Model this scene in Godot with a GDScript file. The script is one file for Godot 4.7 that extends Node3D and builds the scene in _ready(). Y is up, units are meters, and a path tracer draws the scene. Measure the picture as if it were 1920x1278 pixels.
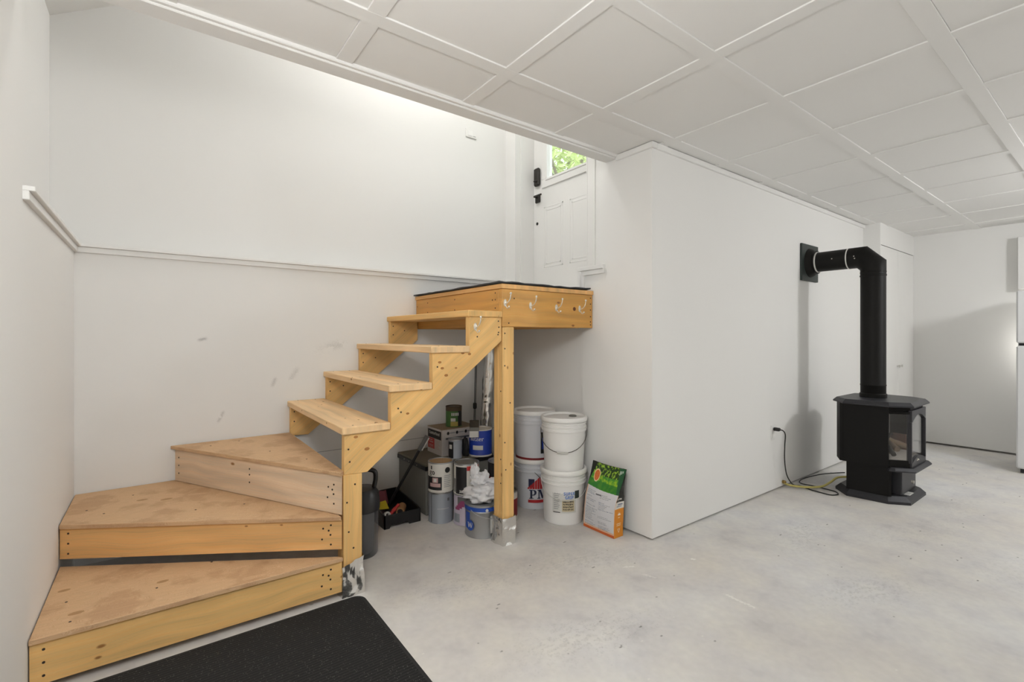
extends Node3D
# A basement corner: a pine stair with winders, a cluttered space below its landing, and a gas stove.

const WALL_Z := -3.4
const LEFT_X := -0.35
const BOX_X := 2.37
const STOVE_Z := -1.77
const FAR_X := 7.08
const CEIL := 2.38

var M := {}
var taken := {}
var screw_mesh: ArrayMesh
var rng := RandomNumberGenerator.new()

# ---------------------------------------------------------------- mesh building
class MB:
	var v := PackedVector3Array()
	var n := PackedVector3Array()
	var t := PackedVector2Array()
	var off := Vector2.ZERO
	var grain := Vector3(1, 0, 0)

	func uv_of(p: Vector3, nn: Vector3) -> Vector2:
		var g := grain
		if absf(nn.dot(g)) > 0.85:
			g = Vector3(g.y, g.z, g.x)
			if absf(nn.dot(g)) > 0.85:
				g = Vector3(grain.z, grain.x, grain.y)
		var gu := (g - nn * nn.dot(g)).normalized()
		var gv := nn.cross(gu)
		return Vector2(p.dot(gu), p.dot(gv)) + off

	func tri(a: Vector3, b: Vector3, c: Vector3, na: Vector3, nb: Vector3, nc: Vector3, ua := Vector2.ZERO, ub := Vector2.ZERO, uc := Vector2.ZERO) -> void:
		v.append_array([a, c, b])
		n.append_array([na, nc, nb])
		t.append_array([ua, uc, ub])

	# a flat convex polygon, turned so that it faces «out»
	func face(pts: Array, out: Vector3) -> void:
		var a: Vector3 = pts[0]
		var nn := Vector3.ZERO
		for i in range(1, pts.size() - 1):
			nn += (pts[i] - a).cross(pts[i + 1] - a)
		nn = nn.normalized()
		var q := pts.duplicate()
		if nn.dot(out) < 0:
			q.reverse()
			nn = -nn
		for i in range(1, q.size() - 1):
			tri(q[0], q[i], q[i + 1], nn, nn, nn, uv_of(q[0], nn), uv_of(q[i], nn), uv_of(q[i + 1], nn))

	func box(lo: Vector3, hi: Vector3, b := 0.0) -> MB:
		var c := (lo + hi) / 2
		var h := (hi - lo) / 2
		b = minf(b, minf(h.x, minf(h.y, h.z)) * 0.9)
		var e := [Vector3.RIGHT, Vector3.UP, Vector3.BACK]
		for i in 3:
			var j := (i + 1) % 3
			var k := (i + 2) % 3
			for s: float in [-1.0, 1.0]:
				var o: Vector3 = e[i] * s
				var u: Vector3 = e[j] * (h[j] - b)
				var w: Vector3 = e[k] * (h[k] - b)
				var m: Vector3 = c + e[i] * s * h[i]
				face([m - u - w, m + u - w, m + u + w, m - u + w], o)
			if b > 0:
				for si: float in [-1.0, 1.0]:
					for sj: float in [-1.0, 1.0]:
						var pi: Vector3 = c + e[i] * si * h[i] + e[j] * sj * (h[j] - b)
						var pj: Vector3 = c + e[i] * si * (h[i] - b) + e[j] * sj * h[j]
						var w2: Vector3 = e[k] * (h[k] - b)
						face([pi - w2, pj - w2, pj + w2, pi + w2], e[i] * si + e[j] * sj)
		if b > 0:
			for sx: float in [-1.0, 1.0]:
				for sy: float in [-1.0, 1.0]:
					for sz: float in [-1.0, 1.0]:
						var q := Vector3(sx * h.x, sy * h.y, sz * h.z)
						var r := Vector3(sx, sy, sz) * b
						face([c + q - Vector3(0, r.y, r.z), c + q - Vector3(r.x, 0, r.z), c + q - Vector3(r.x, r.y, 0)], Vector3(sx, sy, sz))
		return self

	# a prism over a flat outline: p(x, y) = o + ax * x + ay * y, pushed along az
	func prism(poly: PackedVector2Array, o: Vector3, ax: Vector3, ay: Vector3, az: Vector3, b := 0.0) -> MB:
		var ix := Geometry2D.triangulate_polygon(poly)
		var cc := Vector2.ZERO
		for p in poly:
			cc += p / poly.size()
		var inner := poly
		if b > 0:
			var off2 := Geometry2D.offset_polygon(poly, -b, Geometry2D.JOIN_MITER)
			if off2.size() == 1 and off2[0].size() == poly.size():
				# match vertices by nearest
				inner = PackedVector2Array()
				for p in poly:
					var best: Vector2 = off2[0][0]
					for q in off2[0]:
						if q.distance_to(p) < best.distance_to(p):
							best = q
					inner.append(best)
			else:
				b = 0.0
		var azn := az.normalized()
		var top := func(p: Vector2) -> Vector3: return o + ax * p.x + ay * p.y + az
		var bot := func(p: Vector2) -> Vector3: return o + ax * p.x + ay * p.y
		for i in range(0, ix.size(), 3):
			face([top.call(inner[ix[i]]), top.call(inner[ix[i + 1]]), top.call(inner[ix[i + 2]])], azn)
			face([bot.call(poly[ix[i]]), bot.call(poly[ix[i + 1]]), bot.call(poly[ix[i + 2]])], -azn)
		var sgn := 1.0 if Geometry2D.is_polygon_clockwise(poly) else -1.0
		for i in poly.size():
			var j := (i + 1) % poly.size()
			var d := poly[j] - poly[i]
			var nn := (ax * -d.y + ay * d.x) * sgn
			face([bot.call(poly[i]), bot.call(poly[j]), top.call(poly[j]) - azn * b, top.call(poly[i]) - azn * b], nn)
			if b > 0:
				face([top.call(poly[i]) - azn * b, top.call(poly[j]) - azn * b, top.call(inner[j]), top.call(inner[i])], nn + azn * 0.3)
		return self

	# a turned shape round the y axis; profile runs as (radius, height)
	func lathe(prof: Array, seg := 40, a0 := 0.0, a1 := TAU) -> MB:
		var sn: Array[Vector2] = []
		for i in prof.size() - 1:
			var d: Vector2 = prof[i + 1] - prof[i]
			sn.append(Vector2(d.y, -d.x).normalized())
		for i in prof.size() - 1:
			var na: Vector2 = sn[i]
			var nb: Vector2 = sn[i]
			if i > 0 and sn[i - 1].dot(sn[i]) > 0.75:
				na = (sn[i - 1] + sn[i]).normalized()
			if i < sn.size() - 1 and sn[i + 1].dot(sn[i]) > 0.75:
				nb = (sn[i + 1] + sn[i]).normalized()
			var pa: Vector2 = prof[i]
			var pb: Vector2 = prof[i + 1]
			for k in seg:
				var t0 := a0 + (a1 - a0) * k / seg
				var t1 := a0 + (a1 - a0) * (k + 1) / seg
				var d0 := Vector3(sin(t0), 0, cos(t0))
				var d1 := Vector3(sin(t1), 0, cos(t1))
				var p00 := d0 * pa.x + Vector3.UP * pa.y
				var p10 := d1 * pa.x + Vector3.UP * pa.y
				var p01 := d0 * pb.x + Vector3.UP * pb.y
				var p11 := d1 * pb.x + Vector3.UP * pb.y
				var n00 := d0 * na.x + Vector3.UP * na.y
				var n10 := d1 * na.x + Vector3.UP * na.y
				var n01 := d0 * nb.x + Vector3.UP * nb.y
				var n11 := d1 * nb.x + Vector3.UP * nb.y
				var rr := maxf(pa.x, pb.x)
				var u00 := Vector2(t0 * rr, -pa.y)
				var u10 := Vector2(t1 * rr, -pa.y)
				var u01 := Vector2(t0 * rr, -pb.y)
				var u11 := Vector2(t1 * rr, -pb.y)
				if pa.x > 1e-6:
					tri(p00, p10, p11, n00, n10, n11, u00, u10, u11)
				if pb.x > 1e-6:
					tri(p00, p11, p01, n00, n11, n01, u00, u11, u01)
		return self

	func tube(path: Array, r: float, seg := 10, caps := true) -> MB:
		var rings := []
		var ref := Vector3(0.31, 0.87, 0.39).normalized()
		for i in path.size():
			var d0: Vector3 = (path[i] - path[maxi(i - 1, 0)]).normalized()
			var d1: Vector3 = (path[mini(i + 1, path.size() - 1)] - path[i]).normalized()
			if i == 0:
				d0 = d1
			if i == path.size() - 1:
				d1 = d0
			var d := (d0 + d1).normalized()
			var stretch := 1.0 / maxf(0.4, d.dot(d0))
			var u := (ref - d * ref.dot(d)).normalized()
			ref = u
			var w := d.cross(u)
			var bend := (d1 - d0)
			var ring := []
			for k in seg + 1:
				var a := TAU * k / seg
				var o := u * cos(a) + w * sin(a)
				var pos := o
				if bend.length() > 1e-4:
					var bd := (bend - d * bend.dot(d)).normalized()
					pos = o + bd * bd.dot(o) * (stretch - 1.0)
				ring.append([path[i] + pos * r, o])
			rings.append(ring)
		for i in rings.size() - 1:
			for k in seg:
				var a: Array = rings[i][k]
				var b: Array = rings[i][k + 1]
				var c: Array = rings[i + 1][k + 1]
				var e: Array = rings[i + 1][k]
				tri(a[0], b[0], c[0], a[1], b[1], c[1])
				tri(a[0], c[0], e[0], a[1], c[1], e[1])
		if caps:
			for end in [0, rings.size() - 1]:
				var pts := []
				for k in seg:
					pts.append(rings[end][k][0])
				var dd: Vector3 = (path[0] - path[1]) if end == 0 else (path[end] - path[end - 1])
				face(pts, dd)
		return self

	# a curved label on a can: facing +z at angle 0
	func wrap(r0: float, r1: float, y0: float, y1: float, a0: float, a1: float) -> MB:
		var seg := maxi(2, int(absf(a1 - a0) / 0.12))
		for k in seg:
			var t0 := a0 + (a1 - a0) * k / seg
			var t1 := a0 + (a1 - a0) * (k + 1) / seg
			var d0 := Vector3(sin(t0), 0, cos(t0))
			var d1 := Vector3(sin(t1), 0, cos(t1))
			var p00 := d0 * r0 + Vector3.UP * y0
			var p10 := d1 * r0 + Vector3.UP * y0
			var p01 := d0 * r1 + Vector3.UP * y1
			var p11 := d1 * r1 + Vector3.UP * y1
			var f0 := (t0 - a0) / (a1 - a0)
			var f1 := (t1 - a0) / (a1 - a0)
			tri(p00, p10, p11, d0, d1, d1, Vector2(f0, 1), Vector2(f1, 1), Vector2(f1, 0))
			tri(p00, p11, p01, d0, d1, d0, Vector2(f0, 1), Vector2(f1, 0), Vector2(f0, 0))
		return self

	# a lumpy closed skin over a stretched ball
	func lump(c: Vector3, size: Vector3, amount: float, freq: float, noise: FastNoiseLite, seg := 28, flat_base := -9.0) -> MB:
		var grid := []
		var rows := seg / 2
		for i in rows + 1:
			var row := []
			var th := PI * i / rows
			for k in seg + 1:
				var ph := TAU * (k % seg) / seg
				var d := Vector3(sin(th) * cos(ph), cos(th), sin(th) * sin(ph))
				var q := d * freq
				var f := 1.0 + amount * noise.get_noise_3d(q.x, q.y, q.z)
				var p := c + d * size * f
				p.y = maxf(p.y, flat_base)
				row.append(p)
			grid.append(row)
		for i in rows:
			for k in seg:
				var a: Vector3 = grid[i][k]
				var b: Vector3 = grid[i][k + 1]
				var e: Vector3 = grid[i + 1][k + 1]
				var g: Vector3 = grid[i + 1][k]
				var o := (a + b + e + g) / 4 - c
				if i > 0 and a.distance_to(b) > 1e-7:
					face([a, b, e], o)
				if i < rows - 1 and g.distance_to(e) > 1e-7:
					face([a, e, g], o)
		return self

	func mesh(smooth := false) -> ArrayMesh:
		var ar := []
		ar.resize(Mesh.ARRAY_MAX)
		if smooth:
			var sums := {}
			for i in v.size():
				var key := (v[i] * 20000.0).round()
				sums[key] = sums.get(key, Vector3.ZERO) + n[i]
			for i in v.size():
				n[i] = sums[(v[i] * 20000.0).round()].normalized()
		ar[Mesh.ARRAY_VERTEX] = v
		ar[Mesh.ARRAY_NORMAL] = n
		ar[Mesh.ARRAY_TEX_UV] = t
		var m := ArrayMesh.new()
		m.add_surface_from_arrays(Mesh.PRIMITIVE_TRIANGLES, ar)
		return m


# ---------------------------------------------------------------- nodes
func numbered(called: String) -> String:
	taken[called] = taken.get(called, -1) + 1
	return called if taken[called] == 0 else "%s_%03d" % [called, taken[called]]

func part(parent: Node, called: String, mesh: Mesh, m: Material, at := Vector3.ZERO, turn := Vector3.ZERO) -> MeshInstance3D:
	var o := MeshInstance3D.new()
	o.name = called
	o.mesh = mesh
	o.material_override = m
	parent.add_child(o, true)
	o.position = at
	o.rotation = turn
	return o

func thing(called: String, label: String, category: String, at := Vector3.ZERO, turn := 0.0, group := "") -> Node3D:
	var o := Node3D.new()
	o.name = numbered(called)
	add_child(o)
	o.position = at
	o.rotation.y = turn
	o.set_meta("label", label)
	o.set_meta("category", category)
	if group:
		o.set_meta("group", group)
	return o

func one(called: String, mesh: Mesh, m: Material, label: String, category: String, at := Vector3.ZERO, turn := Vector3.ZERO, group := "") -> MeshInstance3D:
	var o := part(self, numbered(called), mesh, m, at, turn)
	o.set_meta("label", label)
	o.set_meta("category", category)
	if group:
		o.set_meta("group", group)
	return o

func struct(called: String, mesh: Mesh, m: Material, label: String, category: String) -> MeshInstance3D:
	var o := part(self, called, mesh, m)
	o.set_meta("kind", "structure")
	o.set_meta("label", label)
	o.set_meta("category", category)
	return o

func towards_camera(x: float, z: float) -> float:
	return atan2(-x, -z)

func screw(board: Node3D, at: Vector3, nn: Vector3) -> void:
	var s := part(board, "screw", screw_mesh, M.screw, at)
	var y := nn.normalized()
	var x := y.cross(Vector3(0.3, 0.8, 0.52)).normalized()
	s.basis = Basis(x, y, x.cross(y))

func letters(text: String, height: float, serif := false, bold := true) -> Array:
	var tm := TextMesh.new()
	var f := SystemFont.new()
	f.font_names = PackedStringArray(["Droid Serif" if serif else "Droid Sans"])
	f.font_weight = 700 if bold else 400
	tm.font = f
	tm.text = text
	tm.font_size = 64
	tm.pixel_size = height / 46.0
	tm.depth = 0.0
	tm.curve_step = 2.0
	return tm.get_mesh_arrays()

func bent_text(text: String, height: float, r: float, y: float, a: float, serif := false, slope := 0.0, wide := 1.0) -> ArrayMesh:
	var ar := letters(text, height, serif)
	var vs: PackedVector3Array = ar[Mesh.ARRAY_VERTEX]
	var ns: PackedVector3Array = ar[Mesh.ARRAY_NORMAL]
	for i in vs.size():
		var ang := a + vs[i].x * wide / r
		var rr := r + slope * vs[i].y
		vs[i] = Vector3(sin(ang) * rr, y + vs[i].y, cos(ang) * rr)
		ns[i] = Vector3(sin(ang), 0, cos(ang))
	var out := []
	out.resize(Mesh.ARRAY_MAX)
	out[Mesh.ARRAY_VERTEX] = vs
	out[Mesh.ARRAY_NORMAL] = ns
	out[Mesh.ARRAY_INDEX] = ar[Mesh.ARRAY_INDEX]
	var m := ArrayMesh.new()
	m.add_surface_from_arrays(Mesh.PRIMITIVE_TRIANGLES, out)
	return m

func flat_text(text: String, height: float, serif := false) -> ArrayMesh:
	var ar := letters(text, height, serif)
	var m := ArrayMesh.new()
	m.add_surface_from_arrays(Mesh.PRIMITIVE_TRIANGLES, ar)
	return m

# ---------------------------------------------------------------- materials
func mat(key: String, c: Color, rough := 0.8, metal := 0.0) -> StandardMaterial3D:
	var m := StandardMaterial3D.new()
	m.resource_name = key
	m.albedo_color = c
	m.roughness = rough
	m.metallic = metal
	M[key] = m
	return m

func rgb(r: int, g: int, b: int) -> Color:
	return Color8(r, g, b)

func noise(sd: int, freq: float, oct := 4) -> FastNoiseLite:
	var f := FastNoiseLite.new()
	f.seed = sd
	f.frequency = freq
	f.fractal_octaves = oct
	f.noise_type = FastNoiseLite.TYPE_SIMPLEX_SMOOTH
	return f

func tex(im: Image) -> ImageTexture:
	return ImageTexture.create_from_image(im)

func pine_image(pale: Vector3, deep: Vector3) -> Image:
	var w := 1024
	var h := 512
	var data := PackedByteArray()
	data.resize(w * h * 3)
	var warp := noise(11, 0.006, 2)
	var fine := noise(12, 0.5, 3)
	var broad := noise(13, 0.03, 2)
	var knots := []
	var r := RandomNumberGenerator.new()
	r.seed = 5
	for i in 26:
		knots.append([r.randf() * w, r.randf() * h, r.randf_range(1.4, 3.2)])
	for y in h:
		var near := []
		for k in knots:
			if absf(y - k[1]) < 20.0:
				near.append(k)
		for x in w:
			var yy := y + 9.0 * warp.get_noise_2d(x * 0.6, y * 1.6)
			var dark := 0.0
			var red := 0.0
			for k in near:
				var dx: float = (x - k[0]) * 0.5
				var dy: float = y - k[1]
				if absf(dx) < 26 and absf(dy) < 26:
					var kr: float = k[2]
					var d := sqrt(dx * dx + dy * dy)
					yy += signf(dy) * kr * 1.4 * exp(-d * d / (kr * kr * 6.0))
					if d < kr * 1.5:
						var q := clampf((kr * 1.5 - d) / (kr * 0.8), 0.0, 1.0)
						dark = maxf(dark, q)
			var g1 := fine.get_noise_2d(x * 0.008, yy * 0.55)
			var g2 := broad.get_noise_2d(x * 0.08, yy * 0.9)
			var s := 1.0 + 0.085 * g1 + 0.10 * g2
			var c := pale * s
			c = c.lerp(deep, clampf(g1 * 0.9 + 0.1, 0.0, 0.45))
			c = c.lerp(Vector3(140, 92, 46), dark * 0.8)
			var i3 := (y * w + x) * 3
			data[i3] = clampi(int(c.x), 0, 255)
			data[i3 + 1] = clampi(int(c.y), 0, 255)
			data[i3 + 2] = clampi(int(c.z), 0, 255)
	return mirrored(Image.create_from_data(w, h, false, Image.FORMAT_RGB8, data))

func mirrored(im: Image) -> Image:
	# the image and its mirror images side by side, so that it repeats without a seam
	var w := im.get_width()
	var h := im.get_height()
	var out := Image.create(w * 2, h * 2, false, Image.FORMAT_RGB8)
	var all := Rect2i(0, 0, w, h)
	out.blit_rect(im, all, Vector2i(0, 0))
	im.flip_x()
	out.blit_rect(im, all, Vector2i(w, 0))
	im.flip_y()
	out.blit_rect(im, all, Vector2i(w, h))
	im.flip_x()
	out.blit_rect(im, all, Vector2i(0, h))
	return out

func ply_image() -> Image:
	var w := 768
	var data := PackedByteArray()
	data.resize(w * w * 3)
	var w1 := noise(31, 0.006, 3)
	var w2 := noise(32, 0.004, 3)
	var blot := noise(33, 0.005, 4)
	var fine := noise(34, 0.25, 2)
	for y in w:
		for x in w:
			var q := w1.get_noise_2d(x, y * 2.0) * 9.0 + w2.get_noise_2d(x * 2.2, y * 0.9) * 5.0
			var band := 0.5 + 0.5 * sin(q * 9.0)
			var b := blot.get_noise_2d(x, y)
			var f := fine.get_noise_2d(x * 0.05, y)
			var c := Vector3(224, 196, 162)
			c = c.lerp(Vector3(198, 158, 118), band * 0.5)
			c = c.lerp(Vector3(168, 130, 98), clampf(b * 0.9, 0.0, 0.30))
			c = c.lerp(Vector3(222, 190, 152), clampf(-b * 1.1 - 0.05, 0.0, 0.5))
			c *= 1.0 + 0.05 * f
			var i3 := (y * w + x) * 3
			data[i3] = clampi(int(c.x), 0, 255)
			data[i3 + 1] = clampi(int(c.y), 0, 255)
			data[i3 + 2] = clampi(int(c.z), 0, 255)
	return mirrored(Image.create_from_data(w, w, false, Image.FORMAT_RGB8, data))

const FX0 := -0.75
const FX1 := 7.4
const FZ0 := -3.8
const FZ1 := 2.9

func floor_image() -> Image:
	var w := 1536
	var h := int(w * (FZ1 - FZ0) / (FX1 - FX0))
	var a := noise(41, 0.004, 5).get_image(w, h, false, false, false).get_data()
	var b := noise(42, 0.02, 5).get_image(w, h, false, false, false).get_data()
	var c := noise(43, 0.12, 4).get_image(w, h, false, false, false).get_data()
	var data := PackedByteArray()
	data.resize(w * h * 3)
	for i in w * h:
		var na := (a[i] - 128) / 128.0
		var nb := (b[i] - 128) / 128.0
		var nc := (c[i] - 128) / 128.0
		var s := 1.0 + 0.06 * na + 0.05 * nb + 0.025 * nc
		if nb < -0.34:
			s -= 0.045 * clampf((-0.34 - nb) * 2.0, 0.0, 1.0)
		data[i * 3] = clampi(int((215 - 4 * na) * s), 0, 255)
		data[i * 3 + 1] = clampi(int(212 * s), 0, 255)
		data[i * 3 + 2] = clampi(int((208 + 5 * na - 4 * nb) * s), 0, 255)
	var im := Image.create_from_data(w, h, false, Image.FORMAT_RGB8, data)
	var r := RandomNumberGenerator.new()
	r.seed = 77
	var px := func(x: float, z: float) -> Vector2i: return Vector2i(int((x - FX0) / (FX1 - FX0) * w), int((z - FZ0) / (FZ1 - FZ0) * h))
	for k in 420:
		var p: Vector2i = px.call(r.randf_range(-0.3, 6.9), r.randf_range(-3.3, 1.0))
		var dark := r.randf() < 0.62
		var cc := rgb(104, 102, 98) if dark else rgb(232, 230, 224)
		var len := r.randi_range(1, 4) if dark else r.randi_range(1, 2)
		for j in len:
			im.set_pixelv((p + Vector2i(j, int(j * r.randf_range(-0.4, 0.4)))).clamp(Vector2i.ZERO, Vector2i(w - 1, h - 1)), im.get_pixelv(p).lerp(cc, r.randf_range(0.35, 0.8)))
	# grey scuffs dragged over the concrete
	var gr := noise(45, 0.09, 3)
	for sc in [[4.3, -0.75, 5.0, -0.9, 0.16], [3.5, -1.05, 4.0, -0.7, 0.18], [4.6, -0.35, 5.4, -0.5, 0.15], [3.0, -1.2, 3.4, -1.35, 0.12], [1.7, -1.95, 2.1, -1.7, 0.12], [1.0, -2.1, 1.5, -1.9, 0.14], [3.4, -0.5, 3.9, -0.2, 0.2], [2.6, -0.9, 2.9, -0.7, 0.12], [1.2, -1.45, 1.6, -1.3, 0.12]]:
		for k in 5200:
			var f := r.randf()
			var p: Vector2i = px.call(lerpf(sc[0], sc[2], f) + r.randfn(0, sc[4]), lerpf(sc[1], sc[3], f) + r.randfn(0, sc[4] * 0.45))
			if gr.get_noise_2d(p.x, p.y * 2.2) > 0.02:
				im.set_pixelv(p, im.get_pixelv(p).lerp(rgb(140, 138, 134), 0.06))
	# a streak of white paint and a few drips
	for st in [[2.153, -1.19, 2.156, -1.06, 1.0], [2.0, -1.55, 2.02, -1.49, 0.4], [1.98, -1.66, 2.03, -1.63, 0.6], [2.35, -1.5, 2.36, -1.48, 0.5]]:
		for j in 26:
			var f := j / 25.0
			var p: Vector2i = px.call(lerpf(st[0], st[2], f), lerpf(st[1], st[3], f))
			for q in 3:
				var pp := p + Vector2i(q - 1 + (1 if sin(j * 1.7) > 0.4 else 0), 0)
				if r.randf() < 0.8:
					im.set_pixelv(pp, im.get_pixelv(pp).lerp(rgb(240, 238, 232), 0.75 * st[4]))
	return im

func wall_image() -> Image:
	# the lower back wall, with the scuffs that shoes and paint left on it
	var w := 1024
	var h := 544
	var im := Image.create(w, h, false, Image.FORMAT_RGB8)
	var base := rgb(237, 236, 233)
	im.fill(base)
	var f := noise(51, 0.02, 3)
	var r := RandomNumberGenerator.new()
	r.seed = 9
	var x0 := LEFT_X
	var x1 := 2.65
	for sc in [[0.87, 1.135, 1.08, 1.165, 0.020, 0.20], [0.95, 1.15, 1.05, 1.17, 0.018, 0.30], [0.705, 0.93, 0.755, 1.01, 0.011, 0.24], [0.60, 0.9, 0.62, 0.95, 0.008, 0.12], [0.2, 1.2, 0.24, 1.21, 0.006, 0.15], [0.3, 0.7, 0.33, 0.76, 0.006, 0.12]]:
		var steps := 90
		for s in steps:
			var q := s / float(steps)
			var cx: float = lerpf(sc[0], sc[2], q)
			var cy: float = lerpf(sc[1], sc[3], q)
			for k in 14:
				var ox := r.randfn(0, sc[4] * 0.9)
				var oy := r.randfn(0, sc[4] * 0.9)
				var p := Vector2i(int((cx + ox - x0) / (x1 - x0) * w), int((1.0 - (cy + oy) / 1.7) * h))
				if p.x > 0 and p.y > 0 and p.x < w and p.y < h and f.get_noise_2d(p.x * 2.0, p.y * 2.0) > -0.25:
					im.set_pixelv(p, im.get_pixelv(p).lerp(rgb(120, 117, 112), sc[5] * 0.10))
	return im

func mat_image() -> Image:
	var w := 512
	var im := Image.create(w, w, false, Image.FORMAT_RGB8)
	var f := noise(61, 0.3, 2)
	var r := RandomNumberGenerator.new()
	r.seed = 3
	for y in w:
		for x in w:
			var rib := 0.5 + 0.5 * sin(y * TAU / 16.0)
			var v := 15.0 + 22.0 * rib + 12.0 * f.get_noise_2d(x, y)
			im.set_pixel(x, y, Color8(int(v), int(v), int(v * 0.98)))
	for k in 1500:
		var c := r.randi_range(60, 120)
		var p := Vector2i(r.randi_range(0, w - 3), r.randi_range(0, w - 1))
		im.set_pixelv(p, Color8(c, c, c - 4))
		if r.randf() < 0.5:
			im.fill_rect(Rect2i(p, Vector2i(3, 2)), Color8(c, c, c - 4))
	return im

func bag_front_image() -> Image:
	var w := 192
	var h := 288
	var im := Image.create(w, h, false, Image.FORMAT_RGB8)
	var f := noise(71, 0.03, 3)
	var r := RandomNumberGenerator.new()
	r.seed = 21
	for y in h:
		for x in w:
			var u := x / float(w)
			var q := y / float(h)
			var c := rgb(216, 216, 219)
			var edge := 0.345 + 0.03 * u
			if q < edge:
				var nn := f.get_noise_2d(x * 1.3, y * 1.3)
				c = rgb(64, 142, 48).lerp(rgb(150, 190, 44), clampf(0.5 + nn * 1.6, 0, 1))
				if q > edge - 0.11:
					c = c.lerp(rgb(40, 120, 44), 0.7)
				if q < 0.17:
					c = rgb(34, 62, 26).lerp(rgb(160, 200, 60), clampf(f.get_noise_2d(x * 2.4 + 200, y * 1.6) * 2.6 + 0.15, 0, 1))
				if u < 0.15 - q * 0.5:
					c = rgb(26, 28, 24)
				if u > 0.82 + q * 0.3:
					c = rgb(38, 92, 58)
			elif u < 0.035 or q > 0.93 or u > 0.985:
				c = rgb(206, 96, 34) if q > 0.955 else rgb(230, 190, 160)
			im.set_pixel(x, y, c)
	# a cut fruit with its pale rim
	for y in range(20, 84):
		for x in range(20, 70):
			var d := Vector2((x - 43) / 19.0, (y - 52) / 27.0).length()
			if d < 1.0:
				im.set_pixel(x, y, rgb(236, 214, 170) if d > 0.82 else (rgb(206, 96, 40) if f.get_noise_2d(x * 9, y * 9) > -0.1 else rgb(226, 140, 70)))
	# fine print in grey lines, too small to read
	for line in 26:
		var y := 116 + line * 6
		for blk in [[12, 88], [98, 178]]:
			if r.randf() < 0.25:
				continue
			var x: int = blk[0]
			var stop: int = blk[0] + int((blk[1] - blk[0]) * r.randf_range(0.4, 1.0))
			while x < stop:
				var ln := r.randi_range(2, 9)
				im.fill_rect(Rect2i(x, y, ln, 2), rgb(150, 152, 158) if r.randf() < 0.8 else rgb(96, 110, 140))
				x += ln + r.randi_range(1, 3)
	im.fill_rect(Rect2i(70, 122, 34, 5), rgb(110, 110, 114))
	for k in 3:
		im.fill_rect(Rect2i(164 + k * 7, 12 - k, 4, 17 - k * 4), rgb(214, 226, 216))
	return im

func bag_side_image() -> Image:
	var w := 64
	var h := 288
	var im := Image.create(w, h, false, Image.FORMAT_RGB8)
	im.fill(rgb(222, 140, 32))
	im.fill_rect(Rect2i(0, 0, w, 138), rgb(42, 42, 36))
	im.fill_rect(Rect2i(0, 138, w, 28), rgb(226, 222, 214))
	im.fill_rect(Rect2i(20, 146, 34, 5), rgb(120, 130, 150))
	im.fill_rect(Rect2i(12, 154, 36, 4), rgb(150, 156, 170))
	var x := 12
	for k in [5, 3, 6, 4, 3, 5, 4]:
		im.fill_rect(Rect2i(x, 124, k, 6), rgb(222, 218, 210))
		x += k + 1
	for k in 9:
		var a := PI * k / 8.0
		for s in range(7, 13):
			im.set_pixel(32 + int(cos(a) * s), 192 - int(sin(a) * s), rgb(244, 230, 210))
	for yy in range(184, 194):
		for xx in range(24, 41):
			if Vector2(xx - 32, (yy - 193) * 1.2).length() < 9:
				im.set_pixel(xx, yy, rgb(248, 236, 220))
	im.fill_rect(Rect2i(26, 202, 13, 3), rgb(240, 220, 190))
	im.fill_rect(Rect2i(18, 228, 28, 3), rgb(240, 220, 190))
	im.fill_rect(Rect2i(18, 235, 28, 3), rgb(240, 220, 190))
	for k in 14:
		im.fill_rect(Rect2i(25 + k / 2, 252 + k, 2, 2), rgb(244, 226, 200))
		im.fill_rect(Rect2i(39 - k / 2, 252 + k, 2, 2), rgb(244, 226, 200))
	im.fill_rect(Rect2i(25, 251, 16, 2), rgb(244, 226, 200))
	return im

func wood(key: String, image: ImageTexture, tint: Color, rough := 0.62, sc := Vector3(0.25, 0.5, 1.0)) -> void:
	var m := mat(key, tint, rough)
	m.albedo_texture = image
	m.uv1_scale = sc

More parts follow.
